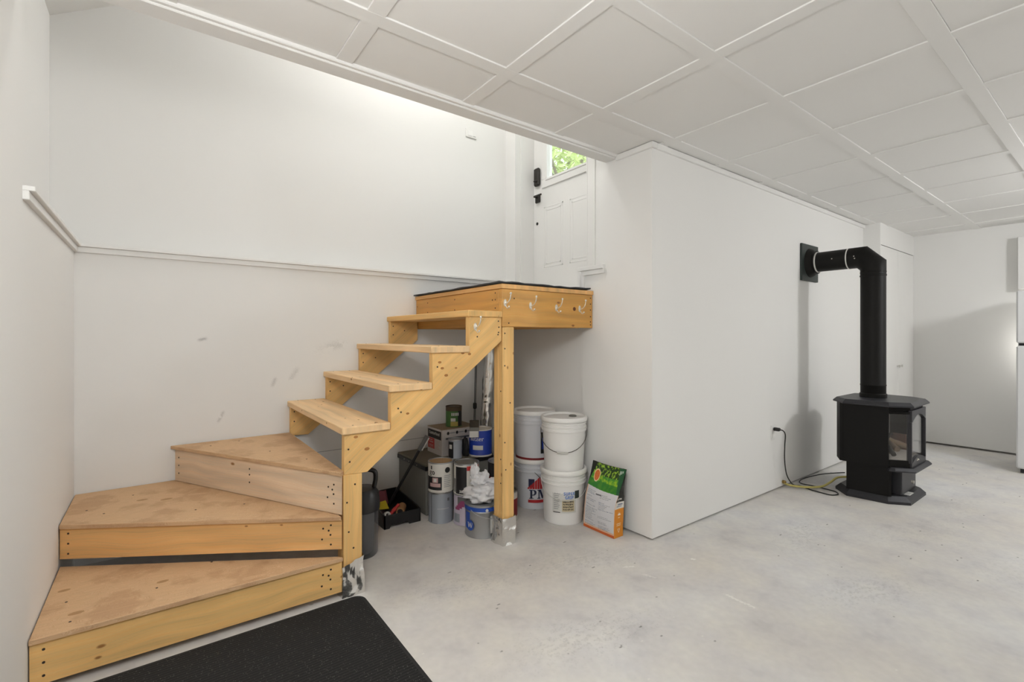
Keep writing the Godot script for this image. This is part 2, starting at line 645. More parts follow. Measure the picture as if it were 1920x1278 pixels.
func make_materials() -> void:
	mat("wall", rgb(237, 236, 233), 0.9)
	mat("wall_scuffed", Color.WHITE, 0.9).albedo_texture = tex(wall_image())
	mat("trim", rgb(237, 236, 233), 0.6)
	mat("ceiling_paint", rgb(238, 237, 234), 0.85)
	mat("core", rgb(186, 183, 177), 0.95)
	var fl := mat("concrete", Color.WHITE, 0.72)
	fl.albedo_texture = tex(floor_image())
	var bump := NoiseTexture2D.new()
	bump.noise = noise(44, 0.03, 4)
	bump.width = 512
	bump.height = 512
	bump.seamless = true
	fl.heightmap_enabled = true
	fl.heightmap_texture = bump
	fl.heightmap_scale = 0.12
	var pine := tex(pine_image(Vector3(237, 199, 139), Vector3(228, 178, 112)))
	var greyed := tex(pine_image(Vector3(238, 213, 180), Vector3(222, 188, 148)))
	wood("pine", pine, rgb(250, 243, 226))
	wood("pine_amber", pine, rgb(228, 206, 160), 0.5)
	wood("pine_worn", pine, rgb(250, 236, 224), 0.7)
	wood("pine_grey", greyed, rgb(246, 244, 246), 0.8)
	wood("pine_pale", greyed, rgb(255, 243, 220), 0.6)
	wood("ply", tex(ply_image()), rgb(246, 236, 224), 0.7, Vector3(0.6, 0.6, 1))
	mat("ply_edge", rgb(176, 138, 96), 0.8)
	mat("knot_pale", rgb(168, 114, 58), 0.65)
	mat("knot", rgb(104, 58, 28), 0.6)
	mat("screw", rgb(54, 42, 34), 0.6, 0.2)
	var foil := mat("foil", rgb(226, 225, 222), 0.18, 0.95)
	foil.normal_enabled = true
	var fn := NoiseTexture2D.new()
	fn.noise = noise(81, 0.012, 1)
	fn.as_normal_map = true
	fn.bump_strength = 7.0
	fn.width = 256
	fn.height = 256
	fn.seamless = true
	foil.normal_texture = fn
	foil.uv1_triplanar = true
	foil.uv1_scale = Vector3(5, 5, 5)
	var carpet := mat("carpet", Color.WHITE, 0.95)
	carpet.albedo_texture = tex(mat_image())
	carpet.uv1_scale = Vector3(2.2, 2.2, 1)
	mat("rubber_black", rgb(38, 38, 38), 0.9)
	mat("felt", rgb(62, 64, 66), 0.95)
	mat("chrome", rgb(238, 233, 220), 0.25, 0.55)
	mat("white_plastic", rgb(240, 239, 236), 0.42)
	mat("white_lid", rgb(241, 240, 237), 0.4)
	mat("bucket_grey", rgb(222, 224, 229), 0.42)
	mat("wire", rgb(110, 108, 104), 0.4, 0.7)
	mat("grip", rgb(206, 205, 200), 0.5)
	mat("tin", rgb(176, 178, 180), 0.32, 0.85)
	mat("tin_dull", rgb(160, 166, 174), 0.5, 0.35)
	mat("can_white", rgb(214, 211, 203), 0.5)
	mat("dried_paint", rgb(176, 146, 108), 0.8)
	mat("grey_paint", rgb(118, 116, 110), 0.8)
	mat("ink", rgb(28, 28, 30), 0.5)
	mat("red", rgb(190, 52, 50), 0.5)
	mat("maroon", rgb(128, 34, 36), 0.5)
	mat("navy", rgb(34, 38, 70), 0.5)
	mat("logo_red", rgb(186, 40, 44), 0.5)
	mat("blue", rgb(38, 78, 168), 0.4)
	mat("label_blue", rgb(52, 112, 190), 0.5)
	mat("blue_can", rgb(30, 60, 160), 0.38)
	mat("paper", rgb(214, 213, 208), 0.8)
	mat("tape", rgb(196, 182, 150), 0.8)
	mat("grey_ink", rgb(150, 150, 152), 0.7)
	mat("pink_label", rgb(196, 186, 200), 0.5)
	mat("plum", rgb(150, 70, 110), 0.5)
	mat("sofa", rgb(196, 160, 156), 0.6)
	mat("green_label", rgb(62, 104, 44), 0.5)
	mat("olive_lid", rgb(78, 62, 40), 0.6)
	mat("yellow_label", rgb(176, 160, 84), 0.6)
	mat("carton", rgb(204, 198, 194), 0.85)
	mat("carton_top", rgb(146, 130, 108), 0.9)
	mat("bin", rgb(118, 118, 112), 0.6)
	mat("bin_lid", rgb(112, 108, 94), 0.7)
	mat("black_plastic", rgb(24, 24, 26), 0.35)
	mat("black_soft", rgb(30, 30, 32), 0.7)
	var smoke := mat("smoky", Color(0.30, 0.31, 0.33, 0.4), 0.18)
	smoke.transparency = BaseMaterial3D.TRANSPARENCY_ALPHA
	mat("grey_plastic", rgb(104, 104, 104), 0.5)
	mat("pink_cloth", rgb(142, 84, 94), 0.95)
	mat("yellow", rgb(220, 200, 40), 0.6)
	mat("cardboard", rgb(168, 124, 82), 0.9)
	mat("brown_block", rgb(62, 54, 44), 0.8)
	var film := mat("film", rgb(232, 232, 234), 0.35)
	film.backlight_enabled = true
	film.backlight = Color(0.4, 0.4, 0.4)
	mat("stove_black", rgb(22, 21, 20), 0.5)
	mat("stove_trim", rgb(48, 48, 52), 0.42, 0.3)
	mat("pipe_black", rgb(20, 19, 17), 0.42)
	M.stove_black.metallic_specular = 0.28
	M.pipe_black.metallic_specular = 0.3
	M.pipe_black.roughness = 0.5
	mat("plate_green", rgb(40, 50, 46), 0.5)
	mat("bright_ring", rgb(226, 224, 218), 0.4)
	var glass := mat("stove_glass", Color(0.16, 0.15, 0.14, 0.14), 0.03)
	glass.transparency = BaseMaterial3D.TRANSPARENCY_ALPHA
	mat("log", rgb(150, 128, 104), 0.95)
	mat("char", rgb(52, 46, 42), 0.95)
	mat("ember_bed", rgb(206, 200, 190), 0.95)
	mat("firebrick", rgb(130, 92, 74), 0.9)
	mat("liner", rgb(150, 146, 140), 0.6)
	mat("cord", rgb(28, 27, 26), 0.5)
	mat("gas_yellow", rgb(196, 184, 108), 0.5)
	mat("brass", rgb(168, 140, 84), 0.4, 0.8)
	mat("fridge", rgb(216, 217, 217), 0.35)
	mat("fridge_gap", rgb(60, 60, 62), 0.7)
	mat("cabinet", rgb(238, 237, 234), 0.5)
	mat("door_white", rgb(236, 235, 232), 0.45)
	mat("lock_dark", rgb(46, 43, 40), 0.45, 0.3)
	var pane := mat("pane", Color(0.95, 0.97, 0.96, 0.06), 0.02)
	pane.transparency = BaseMaterial3D.TRANSPARENCY_ALPHA
	mat("bark", rgb(140, 128, 116), 0.95)
	for lf in [["leaf", rgb(182, 194, 116)], ["leaf_pale", rgb(216, 224, 172)]]:
		var m := mat(lf[0], lf[1], 0.7)
		m.backlight_enabled = true
		m.backlight = Color(0.6, 0.66, 0.4)
	mat("grass", rgb(96, 122, 62), 0.95)
	mat("knob", rgb(208, 206, 200), 0.3, 0.4)
	var gl := mat("glow", rgb(255, 252, 246), 0.5)
	gl.emission_enabled = true
	gl.emission = rgb(255, 246, 232)
	gl.emission_energy_multiplier = 3.0
	mat("bag_front", Color.WHITE, 0.4).albedo_texture = tex(bag_front_image())
	mat("bag_side", Color.WHITE, 0.4).albedo_texture = tex(bag_side_image())
	screw_mesh = MB.new().lathe([Vector2(0.0045, -0.001), Vector2(0.0045, 0.0008), Vector2(0, 0.0008)], 8).mesh()

# ---------------------------------------------------------------- lamps
func globe_lamp(at: Vector3, drop: float, energy: float, label: String, r := 0.13) -> void:
	# a white glass globe on a short stem below the ceiling
	var t := thing("ceiling_light", label, "ceiling light", at)
	part(t, "canopy", MB.new().lathe([Vector2(0.012, -0.03), Vector2(0.06, -0.022), Vector2(0.065, 0.0), Vector2(0, 0.0)], 28).mesh(), M.trim)
	part(t, "stem", MB.new().lathe([Vector2(0.008, -drop + r * 0.9), Vector2(0.008, -0.02)], 12).mesh(), M.trim)
	part(t, "glass_globe", MB.new().lump(Vector3(0, -drop, 0), Vector3.ONE * r, 0.0, 1.0, noise(1, 1.0), 32).mesh(true), M.glow)
	var l := OmniLight3D.new()
	l.name = "lamp"
	t.add_child(l)
	l.position = Vector3(0, -drop, 0)
	l.light_energy = energy
	l.light_color = rgb(253, 254, 255)
	l.light_size = r * 0.95
	l.omni_range = 14.0
	l.omni_attenuation = 2.0
	l.shadow_enabled = true

func _ready() -> void:
	rng.seed = 1
	make_materials()
	# camera
	var cam := Camera3D.new()
	cam.name = "camera"
	cam.projection = Camera3D.PROJECTION_FRUSTUM
	cam.near = 0.05
	cam.far = 60.0
	cam.size = 2.0 * 0.05 * 639.0 / 890.0
	cam.frustum_offset = Vector2(0, -8.0 / 890.0 * 0.05)
	cam.position = Vector3(0, 1.22, 0)
	cam.rotation.y = -deg_to_rad(36.808)
	add_child(cam)
	cam.current = true
	# sky and exposure
	var we := WorldEnvironment.new()
	we.name = "environment"
	var env := Environment.new()
	env.tonemap_mode = Environment.TONE_MAPPER_LINEAR
	env.tonemap_exposure = 1.02
	env.sdfgi_enabled = true
	env.ssao_enabled = true
	env.ssil_enabled = true
	env.background_mode = Environment.BG_SKY
	var sm := ProceduralSkyMaterial.new()
	sm.sky_top_color = rgb(214, 226, 240)
	sm.sky_horizon_color = rgb(240, 243, 245)
	sm.ground_horizon_color = rgb(225, 228, 225)
	sm.ground_bottom_color = rgb(120, 124, 112)
	sm.energy_multiplier = 5.0
	var sky := Sky.new()
	sky.sky_material = sm
	env.sky = sky
	we.environment = env
	add_child(we)
	# lamps: three in the room behind the picture, one over the stairwell
	globe_lamp(Vector3(4.97, CEIL, 0.75), 0.28, 1.55, "white glass globe light on the panelled ceiling over the kitchen side")
	globe_lamp(Vector3(0.02, CEIL, -0.42), 0.46, 1.05, "large white glass globe light on the panelled ceiling over the stair side", 0.18)
	globe_lamp(Vector3(1.50, 4.05, -2.80), 0.20, 0.60, "white glass globe light high above the stairwell")

	build_shell()
	build_ceiling()
	build_entry_door()
	build_stairs()
	build_stove()
	build_kitchen()
	build_clutter()
	build_outdoors()

# ---------------------------------------------------------------- shell
func B(lo: Vector3, hi: Vector3) -> Array:
	return [lo, hi]

func boxes(list: Array, bev := 0.0) -> ArrayMesh:
	var mb := MB.new()
	for b in list:
		mb.box(b[0], b[1], bev)
	return mb.mesh()

func build_shell() -> void:
	var top := 4.3
	# floor
	var fm := MB.new()
	fm.box(Vector3(FX0, -0.2, FZ0), Vector3(FX1, 0, FZ1))
	for i in fm.v.size():
		fm.t[i] = Vector2((fm.v[i].x - FX0) / (FX1 - FX0), (fm.v[i].z - FZ0) / (FZ1 - FZ0))
	struct("floor", fm.mesh(), M.concrete, "bare grey concrete floor with paint specks and stains", "floor")
	# left wall: low foundation with a ledge, set back above it over the stair
	struct("wall_left", boxes([
		B(Vector3(-0.75, 0, -3.8), Vector3(LEFT_X, 1.70, FZ1)),
		B(Vector3(-0.75, 1.70, -3.8), Vector3(LEFT_X - 0.11, top, -2.19)),
		B(Vector3(-0.75, 1.70, -2.19), Vector3(LEFT_X, top, FZ1)),
	]), M.wall, "white painted wall left of the winder steps", "wall")
	# back wall, lower part carries the scuffs
	var bm := MB.new()
	bm.box(Vector3(LEFT_X, 0, -3.7), Vector3(2.65, 1.70, WALL_Z))
	for i in bm.v.size():
		bm.t[i] = Vector2((bm.v[i].x - LEFT_X) / 3.0, 1.0 - bm.v[i].y / 1.7)
	var wb := struct("wall_back", bm.mesh(), M.wall_scuffed, "white scuffed wall behind the stair", "wall")
	part(wb, "upper_wall", boxes([B(Vector3(LEFT_X - 0.12, 1.70, -3.8), Vector3(2.86, top, -3.52))]), M.wall)
	# faint panel joint under the stair
	part(wb, "joint_strip", boxes([B(Vector3(0.72, 0.428, WALL_Z - 0.004), Vector3(2.4, 0.431, WALL_Z + 0.0006))]), M.grey_ink)
	# entry wall with the doorway, foundation below it, and the short full-height wall beside it
	struct("wall_entry", boxes([
		B(Vector3(BOX_X, 0.012, -2.14), Vector3(2.50, top, STOVE_Z)),
		B(Vector3(BOX_X, 0.012, -2.35), Vector3(2.86, 1.70, -2.14)),
		B(Vector3(2.56, 1.70, -2.49), Vector3(2.86, top, -2.14)),
		B(Vector3(2.56, 1.515, -2.49), Vector3(2.86, 1.70, -2.35)),
		B(Vector3(2.405, 0, -3.52), Vector3(2.86, 1.515, -2.35)),
		B(Vector3(2.56, 1.515, -3.52), Vector3(2.86, top, -3.375)),
		B(Vector3(2.56, 3.60, -3.375), Vector3(2.86, top, -2.49)),
		B(Vector3(2.50, 1.70, -2.14), Vector3(2.86, top, -1.90)),
	]), M.wall, "white wall with the entry doorway above the landing", "wall")
	struct("wall_stove", boxes([
		B(Vector3(2.50, 0.012, -1.92), Vector3(6.0, top, STOVE_Z)),
	]), M.wall, "white wall behind the black stove", "wall")
	struct("wall_base_core", boxes([
		B(Vector3(BOX_X + 0.05, 0, -2.34), Vector3(2.8, 0.012, STOVE_Z - 0.05)),
		B(Vector3(2.5, 0, -1.92), Vector3(5.95, 0.012, STOVE_Z - 0.05)),
	]), M.core, "recessed base below the drywall edge at the floor", "wall base")
	struct("wall_far", boxes([
		B(Vector3(FAR_X, 0.02, -1.95), Vector3(FX1, 2.6, FZ1)),
	]), M.wall, "white wall beside the refrigerator", "wall")
	struct("baseboard_far", boxes([B(Vector3(FAR_X + 0.06, 0, -1.62), Vector3(FX1, 0.02, FZ1))]), M.core, "recessed base below the wall beside the refrigerator", "baseboard")
	struct("wall_behind", boxes([B(Vector3(FX0, 0, 2.6), Vector3(FX1, 2.6, FZ1))]), M.wall, "white wall closing the room behind the viewer", "wall")
	# header over the stair opening
	struct("wall_header", boxes([B(Vector3(LEFT_X - 0.11, 2.385, -2.13), Vector3(2.50, top, -2.03))]), M.wall, "white header wall above the stair opening", "wall")
	# closet
	var cz := -1.625
	var cl := struct("wall_closet", boxes([
		B(Vector3(5.905, 0, -1.95), Vector3(FAR_X, 0.03, cz - 0.012)),
		B(Vector3(5.905, 0, -1.95), Vector3(5.935, CEIL + 0.02, cz)),
		B(Vector3(5.935, 2.165, -1.95), Vector3(FAR_X, CEIL + 0.02, cz)),
		B(Vector3(5.935, 0, -1.95), Vector3(FAR_X, CEIL + 0.02, -1.70)),
		B(Vector3(7.055, 0, -1.7), Vector3(FAR_X, 2.165, cz)),
	]), M.wall, "white built-in closet in the far corner", "closet")
	for k in 2:
		var x0 := 5.938 + k * 0.559
		var d := part(cl, "door", MB.new().box(Vector3(x0 + 0.002, 0.035, cz - 0.03), Vector3(x0 + 0.556, 2.16, cz - 0.002), 0.003).mesh(), M.cabinet)
		var kx := x0 + (0.515 if k == 0 else 0.045)
		var kb := part(d, "knob", MB.new().lathe([Vector2(0.006, 0), Vector2(0.006, 0.012), Vector2(0.014, 0.018), Vector2(0.014, 0.026), Vector2(0, 0.03)], 16).mesh(), M.knob, Vector3(kx, 0.90, cz), Vector3(PI / 2, 0, 0))
		kb.set_meta("label", "small metal knob")
	# ledge trims
	var y0 := 1.668
	var y1 := 1.698
	struct("trim_1", boxes([
		B(Vector3(LEFT_X - 0.05, y0, WALL_Z - 0.05), Vector3(2.45, y1, WALL_Z + 0.016)),
		B(Vector3(LEFT_X - 0.12, y1, -3.6), Vector3(2.57, y1 + 0.016, WALL_Z + 0.03)),
	], 0.002), M.trim, "white ledge trim along the wall behind the stair", "trim")
	struct("trim_2", boxes([
		B(Vector3(LEFT_X - 0.05, y0, WALL_Z), Vector3(LEFT_X + 0.016, y1, -2.19)),
		B(Vector3(LEFT_X - 0.12, y1, WALL_Z), Vector3(LEFT_X + 0.03, y1 + 0.016, -2.19)),
	], 0.002), M.trim, "white ledge trim along the wall left of the steps", "trim")
	struct("trim_3", boxes([
		B(Vector3(BOX_X - 0.014, 1.640, -2.352), Vector3(BOX_X + 0.05, 1.672, -2.142)),
		B(Vector3(BOX_X - 0.022, 1.672, -2.375), Vector3(2.57, 1.70, -2.142)),
		B(Vector3(BOX_X - 0.014, 1.535, -2.352), Vector3(BOX_X + 0.05, 1.640, -2.328)),
		B(Vector3(BOX_X - 0.022, 1.535, -2.375), Vector3(2.56, 1.672, -2.350)),
	], 0.002), M.trim, "white stepped trim beside the entry doorway", "trim")
	# small moulding where the short wall meets the ceiling
	struct("trim_4", boxes([
		B(Vector3(BOX_X - 0.016, 2.348, -2.04), Vector3(BOX_X + 0.03, CEIL + 0.003, STOVE_Z + 0.016)),
		B(Vector3(BOX_X + 0.030, 2.348, STOVE_Z - 0.02), Vector3(5.92, CEIL + 0.003, STOVE_Z + 0.016)),
	], 0.003), M.trim, "thin white moulding between the stove wall and the ceiling", "trim")
	# ceiling over the stairwell, sloping down at the far left
	var cm := MB.new()
	var poly := PackedVector2Array([Vector2(-0.6, 2.86), Vector2(-0.456, 2.944), Vector2(1.36, 4.05), Vector2(2.9, 4.05), Vector2(2.9, 4.35), Vector2(-0.6, 4.35)])
	cm.prism(poly, Vector3(0, 0, -3.8), Vector3.RIGHT, Vector3.UP, Vector3(0, 0, 1.78))
	struct("ceiling_stairwell", cm.mesh(), M.wall, "white ceiling sloping over the stairwell", "ceiling")
	# a switch plate high on the back wall
	var sw := thing("wall_switch", "white switch plate high on the wall above the stair", "switch", Vector3(2.186, 2.983, -3.52))
	part(sw, "plate", MB.new().box(Vector3(-0.056, -0.038, 0), Vector3(0.056, 0.038, 0.011), 0.004).mesh(), M.trim)
	part(sw, "rocker", MB.new().box(Vector3(-0.038, -0.024, 0.010), Vector3(0.012, 0.024, 0.014), 0.002).mesh(), M.white_plastic)
	part(sw, "indicator", MB.new().box(Vector3(0.02, -0.024, 0.010), Vector3(0.044, -0.019, 0.0125), 0.001).mesh(), M.grey_ink)

func build_ceiling() -> void:
	var ceil_node := struct("ceiling", boxes([
		B(Vector3(FX0, 2.398, -2.03), Vector3(FX1, 2.6, FZ1)),
		B(Vector3(2.36, 2.40, -2.13), Vector3(FX1, 2.6, -1.5)),
	]), M.ceiling_paint, "white ceiling of square panels and flat battens", "ceiling")
	var cx0 := 1.243
	var cz0 := -1.693
	var hw := 0.034
	var step := 0.61
	var xs := []
	for k in range(-3, 11):
		xs.append(cx0 + k * step)
	var zs := []
	for k in range(0, 8):
		zs.append(cz0 + k * 0.606)
	# panels
	var pz := [-2.03]
	pz.append_array(zs)
	pz.append(2.6)
	var px := [LEFT_X]
	for x in xs:
		if x > LEFT_X + 0.05 and x < FAR_X - 0.05:
			px.append(x)
	px.append(FAR_X)
	var cache := {}
	for i in px.size() - 1:
		for j in pz.size() - 1:
			var x0: float = px[i] + (hw if i > 0 else 0.0) + 0.001
			var x1: float = px[i + 1] - (hw if i < px.size() - 2 else 0.0) - 0.001
			var z0: float = pz[j] + (hw if j > 0 else 0.0) + 0.001
			var z1: float = pz[j + 1] - (hw if j < pz.size() - 2 else 0.0) - 0.001
			if j == 0 and x1 > BOX_X:
				if x0 < BOX_X:
					part(ceil_node, "panel", MB.new().box(Vector3(x0, 2.3860, z0), Vector3(BOX_X, 2.3975, STOVE_Z)).mesh(), M.ceiling_paint)
				z0 = STOVE_Z
			if x1 - x0 < 0.02 or z1 - z0 < 0.02:
				continue
			var key := "%.3f %.3f" % [x1 - x0, z1 - z0]
			if not cache.has(key):
				cache[key] = MB.new().box(Vector3((x0 - x1) / 2, 0, (z0 - z1) / 2), Vector3((x1 - x0) / 2, 0.010, (z1 - z0) / 2)).mesh()
			part(ceil_node, "panel", cache[key], M.ceiling_paint, Vector3((x0 + x1) / 2, 2.3860 + rng.randf_range(-0.0006, 0.0006), (z0 + z1) / 2))
	for z: float in zs:
		part(ceil_node, "batten", MB.new().box(Vector3(LEFT_X, CEIL, z - hw), Vector3(FAR_X, 2.399, z + hw), 0.0015).mesh(), M.ceiling_paint)
	for i in range(1, px.size() - 1):
		var x: float = px[i]
		var z0 := -2.03 if x < BOX_X else STOVE_Z
		part(ceil_node, "batten", MB.new().box(Vector3(x - hw, CEIL + 0.0004, z0), Vector3(x + hw, 2.399, 2.6), 0.0015).mesh(), M.ceiling_paint)
	# the edge board round the stair opening
	struct("trim_5", boxes([
		B(Vector3(LEFT_X - 0.1, 2.363, -2.135), Vector3(BOX_X, 2.388, -2.045)),
		B(Vector3(LEFT_X - 0.1, 2.370, -2.05), Vector3(BOX_X, 2.392, -2.026)),
	], 0.004), M.trim, "white edge board along the ceiling at the stair opening", "trim")

func build_entry_door() -> void:
	var t := thing("entry_door", "white entry door with a window and black locks above the landing", "door", Vector3(2.77, 1.535, -3.365))
	t.set_meta("kind", "structure")
	var w := 0.865
	# slab with an opening for the window: z runs 0 .. w from the lock side
	var ly0 := 1.085
	var ly1 := 1.86
	var lz0 := 0.20
	var lz1 := 0.70
	part(t, "slab", boxes([
		B(Vector3(0, 0, 0), Vector3(0.044, ly0, w)), B(Vector3(0, ly1, 0), Vector3(0.044, 2.05, w)),
		B(Vector3(0, ly0, 0), Vector3(0.044, ly1, lz0)), B(Vector3(0, ly0, lz1), Vector3(0.044, ly1, w)),
	]), M.door_white)
	var fr := 0.075
	part(t, "window_frame", boxes([
		B(Vector3(-0.014, ly0 - fr, lz0 - fr), Vector3(0.002, ly0, lz1 + fr)), B(Vector3(-0.014, ly1, lz0 - fr), Vector3(0.002, ly1 + fr, lz1 + fr)),
		B(Vector3(-0.014, ly0, lz0 - fr), Vector3(0.002, ly1, lz0)), B(Vector3(-0.014, ly0, lz1), Vector3(0.002, ly1, lz1 + fr)),
		B(Vector3(-0.020, ly0 - 0.02, lz0 - 0.02), Vector3(-0.01, ly0, lz1 + 0.02)), B(Vector3(-0.020, ly0, lz0 - 0.02), Vector3(-0.01, ly1, lz0)), B(Vector3(-0.020, ly0, lz1), Vector3(-0.01, ly1, lz1 + 0.02)),
	], 0.003), M.door_white)
	part(t, "pane", boxes([B(Vector3(0.018, ly0, lz0), Vector3(0.024, ly1, lz1))]), M.pane)
	for k in 2:
		var z0 := 0.14 + k * 0.33
		for rim in [[0.0, 0.0016], [0.028, 0.0022]]:
			var i: float = rim[0]
			var mb := MB.new()
			var a := Vector3(-rim[1], 0.30 + i, z0 + i)
			var b := Vector3(0.001, 0.84 - i, z0 + 0.25 - i)
			if k == 0 or i >= 0.0:
				mb.box(a, Vector3(b.x, a.y + 0.012, b.z), 0.003)
				mb.box(Vector3(a.x, b.y - 0.012, a.z), b, 0.003)
				mb.box(a, Vector3(b.x, b.y, a.z + 0.012), 0.003)
				mb.box(Vector3(a.x, a.y, b.z - 0.012), b, 0.003)
			part(t, "raised_panel", mb.mesh(), M.door_white)
	var dead := part(t, "keypad_lock", MB.new().box(Vector3(-0.036, 1.045, 0.03), Vector3(0, 1.205, 0.10), 0.012).mesh(), M.lock_dark)
	part(dead, "turn_piece", MB.new().box(Vector3(-0.056, 1.075, 0.055), Vector3(-0.034, 1.088, 0.095), 0.004).mesh(), M.lock_dark)
	var lever := part(t, "lever_handle", MB.new().box(Vector3(-0.02, 0.895, 0.035), Vector3(0, 0.965, 0.097), 0.006).mesh(), M.lock_dark)
	part(lever, "lever", MB.new().tube([Vector3(-0.018, 0.94, 0.066), Vector3(-0.052, 0.942, 0.066), Vector3(-0.056, 0.942, 0.075), Vector3(-0.056, 0.942, 0.165)], 0.008, 10).mesh(), M.lock_dark)
	part(t, "lower_lock", MB.new().lathe([Vector2(0.013, 0), Vector2(0.013, 0.006), Vector2(0, 0.008)], 16).mesh(), M.lock_dark, Vector3(0, 0.71, 0.05), Vector3(0, 0, PI / 2))
	# frame in front of the slab edge on the hinge side, and casing
	struct("trim_6", boxes([
		B(Vector3(2.55, 1.515, -2.49), Vector3(2.62, 3.62, -2.478)),
		B(Vector3(2.552, 1.70, -2.49), Vector3(2.562, 3.66, -2.405)),
		B(Vector3(2.62, 1.515, -2.505), Vector3(2.84, 3.60, -2.487)),
		B(Vector3(2.62, 1.515, -3.376), Vector3(2.84, 3.60, -3.367)),
		B(Vector3(2.62, 3.585, -3.376), Vector3(2.84, 3.602, -2.487)),
		B(Vector3(2.815, 1.515, -3.376), Vector3(2.84, 3.60, -3.34)),
		B(Vector3(2.44, 1.515, -3.376), Vector3(2.84, 1.533, -2.49)),
	], 0.001), M.trim, "white frame and sill of the entry door", "door frame")

# ---------------------------------------------------------------- stairs
const STEP_X := [0.689, 0.918, 1.148, 1.374]
const STEP_Y := [0.797, 0.981, 1.170, 1.368]
const NEAR_Z := -2.25

func plan(parent: Node, called: String, pts: Array, y0: float, y1: float, m: Material, grain: Vector3, b := 0.0) -> MeshInstance3D:
	var poly := PackedVector2Array()
	for p in pts:
		poly.append(p)
	var mb := MB.new()
	mb.grain = grain.normalized()
	mb.off = Vector2(rng.randf() * 4, rng.randf() * 2)
	mb.prism(poly, Vector3(0, y0, 0), Vector3.RIGHT, Vector3.BACK, Vector3(0, y1 - y0, 0), b)
	return part(parent, called, mb.mesh(), m)

func board(parent: Node, called: String, lo: Vector3, hi: Vector3, m: Material, grain: Vector3, b := 0.003) -> MeshInstance3D:
	var mb := MB.new()
	mb.grain = grain
	mb.off = Vector2(rng.randf() * 4, rng.randf() * 2)
	mb.box(lo, hi, b)
	return part(parent, called, mb.mesh(), m)

func crumple_wrap(parent: Node, lo: Vector3, hi: Vector3, top_slope: float, sd: int) -> void:
	# foil folded round the foot of a post
	var f := noise(sd, 9.0, 2)
	var mb := MB.new()
	var per := []
	var cnt := 9
	var c := (lo + hi) / 2
	var cs := [Vector3(lo.x, 0, hi.z), Vector3(hi.x, 0, hi.z), Vector3(hi.x, 0, lo.z), Vector3(lo.x, 0, lo.z)]
	for s in 4:
		for k in cnt:
			per.append(cs[s].lerp(cs[(s + 1) % 4], k / float(cnt)))
	var rows := 11
	var grid := []
	for i in rows + 1:
		var row := []
		for p: Vector3 in per:
			var h := hi.y + top_slope * (p.x - c.x) + 0.006 * f.get_noise_2d(p.x * 3, p.z * 3)
			var y := lo.y + (h - lo.y) * i / rows
			var d := Vector3(p.x - c.x, 0, p.z - c.z).normalized()
			var flare := 0.006 * pow(1.0 - float(i) / rows, 3.0)
			row.append(Vector3(p.x, y, p.z) + d * (0.002 + flare + 0.010 * (0.5 + f.get_noise_3d(p.x * 1.6, y * 1.1, p.z * 1.6))))
		grid.append(row)
	for i in rows:
		for k in per.size():
			var j := (k + 1) % per.size()
			var a: Vector3 = grid[i][k]
			var b: Vector3 = grid[i][j]
			var e: Vector3 = grid[i + 1][j]
			var g: Vector3 = grid[i + 1][k]
			var o := Vector3(a.x + b.x - 2 * c.x, 0, a.z + b.z - 2 * c.z)
			if (i + k) % 2 == 0:
				mb.face([a, b, e], o)
				mb.face([a, e, g], o)
			else:
				mb.face([a, b, g], o)
				mb.face([b, e, g], o)
	var w := part(parent, "foil_wrap", mb.mesh(), M.foil)
	w.set_meta("label", "crumpled silver foil")

func stringer_shape() -> PackedVector2Array:
	var p := PackedVector2Array()
	p.append(Vector2(0.702, 0.572))
	var th := 0.036
	for k in 4:
		var x: float = STEP_X[k] + 0.014
		p.append(Vector2(x, STEP_Y[k] - th))
		var nx: float = (STEP_X[k + 1] + 0.014) if k < 3 else 1.607
		p.append(Vector2(nx, STEP_Y[k] - th))
	p.append(Vector2(1.607, 1.196))
	p.append(Vector2(0.812, 0.568))
	var q := PackedVector2Array([p[0]])
	for i in range(1, p.size()):
		if p[i].distance_to(q[q.size() - 1]) > 0.002:
			q.append(p[i])
	return q

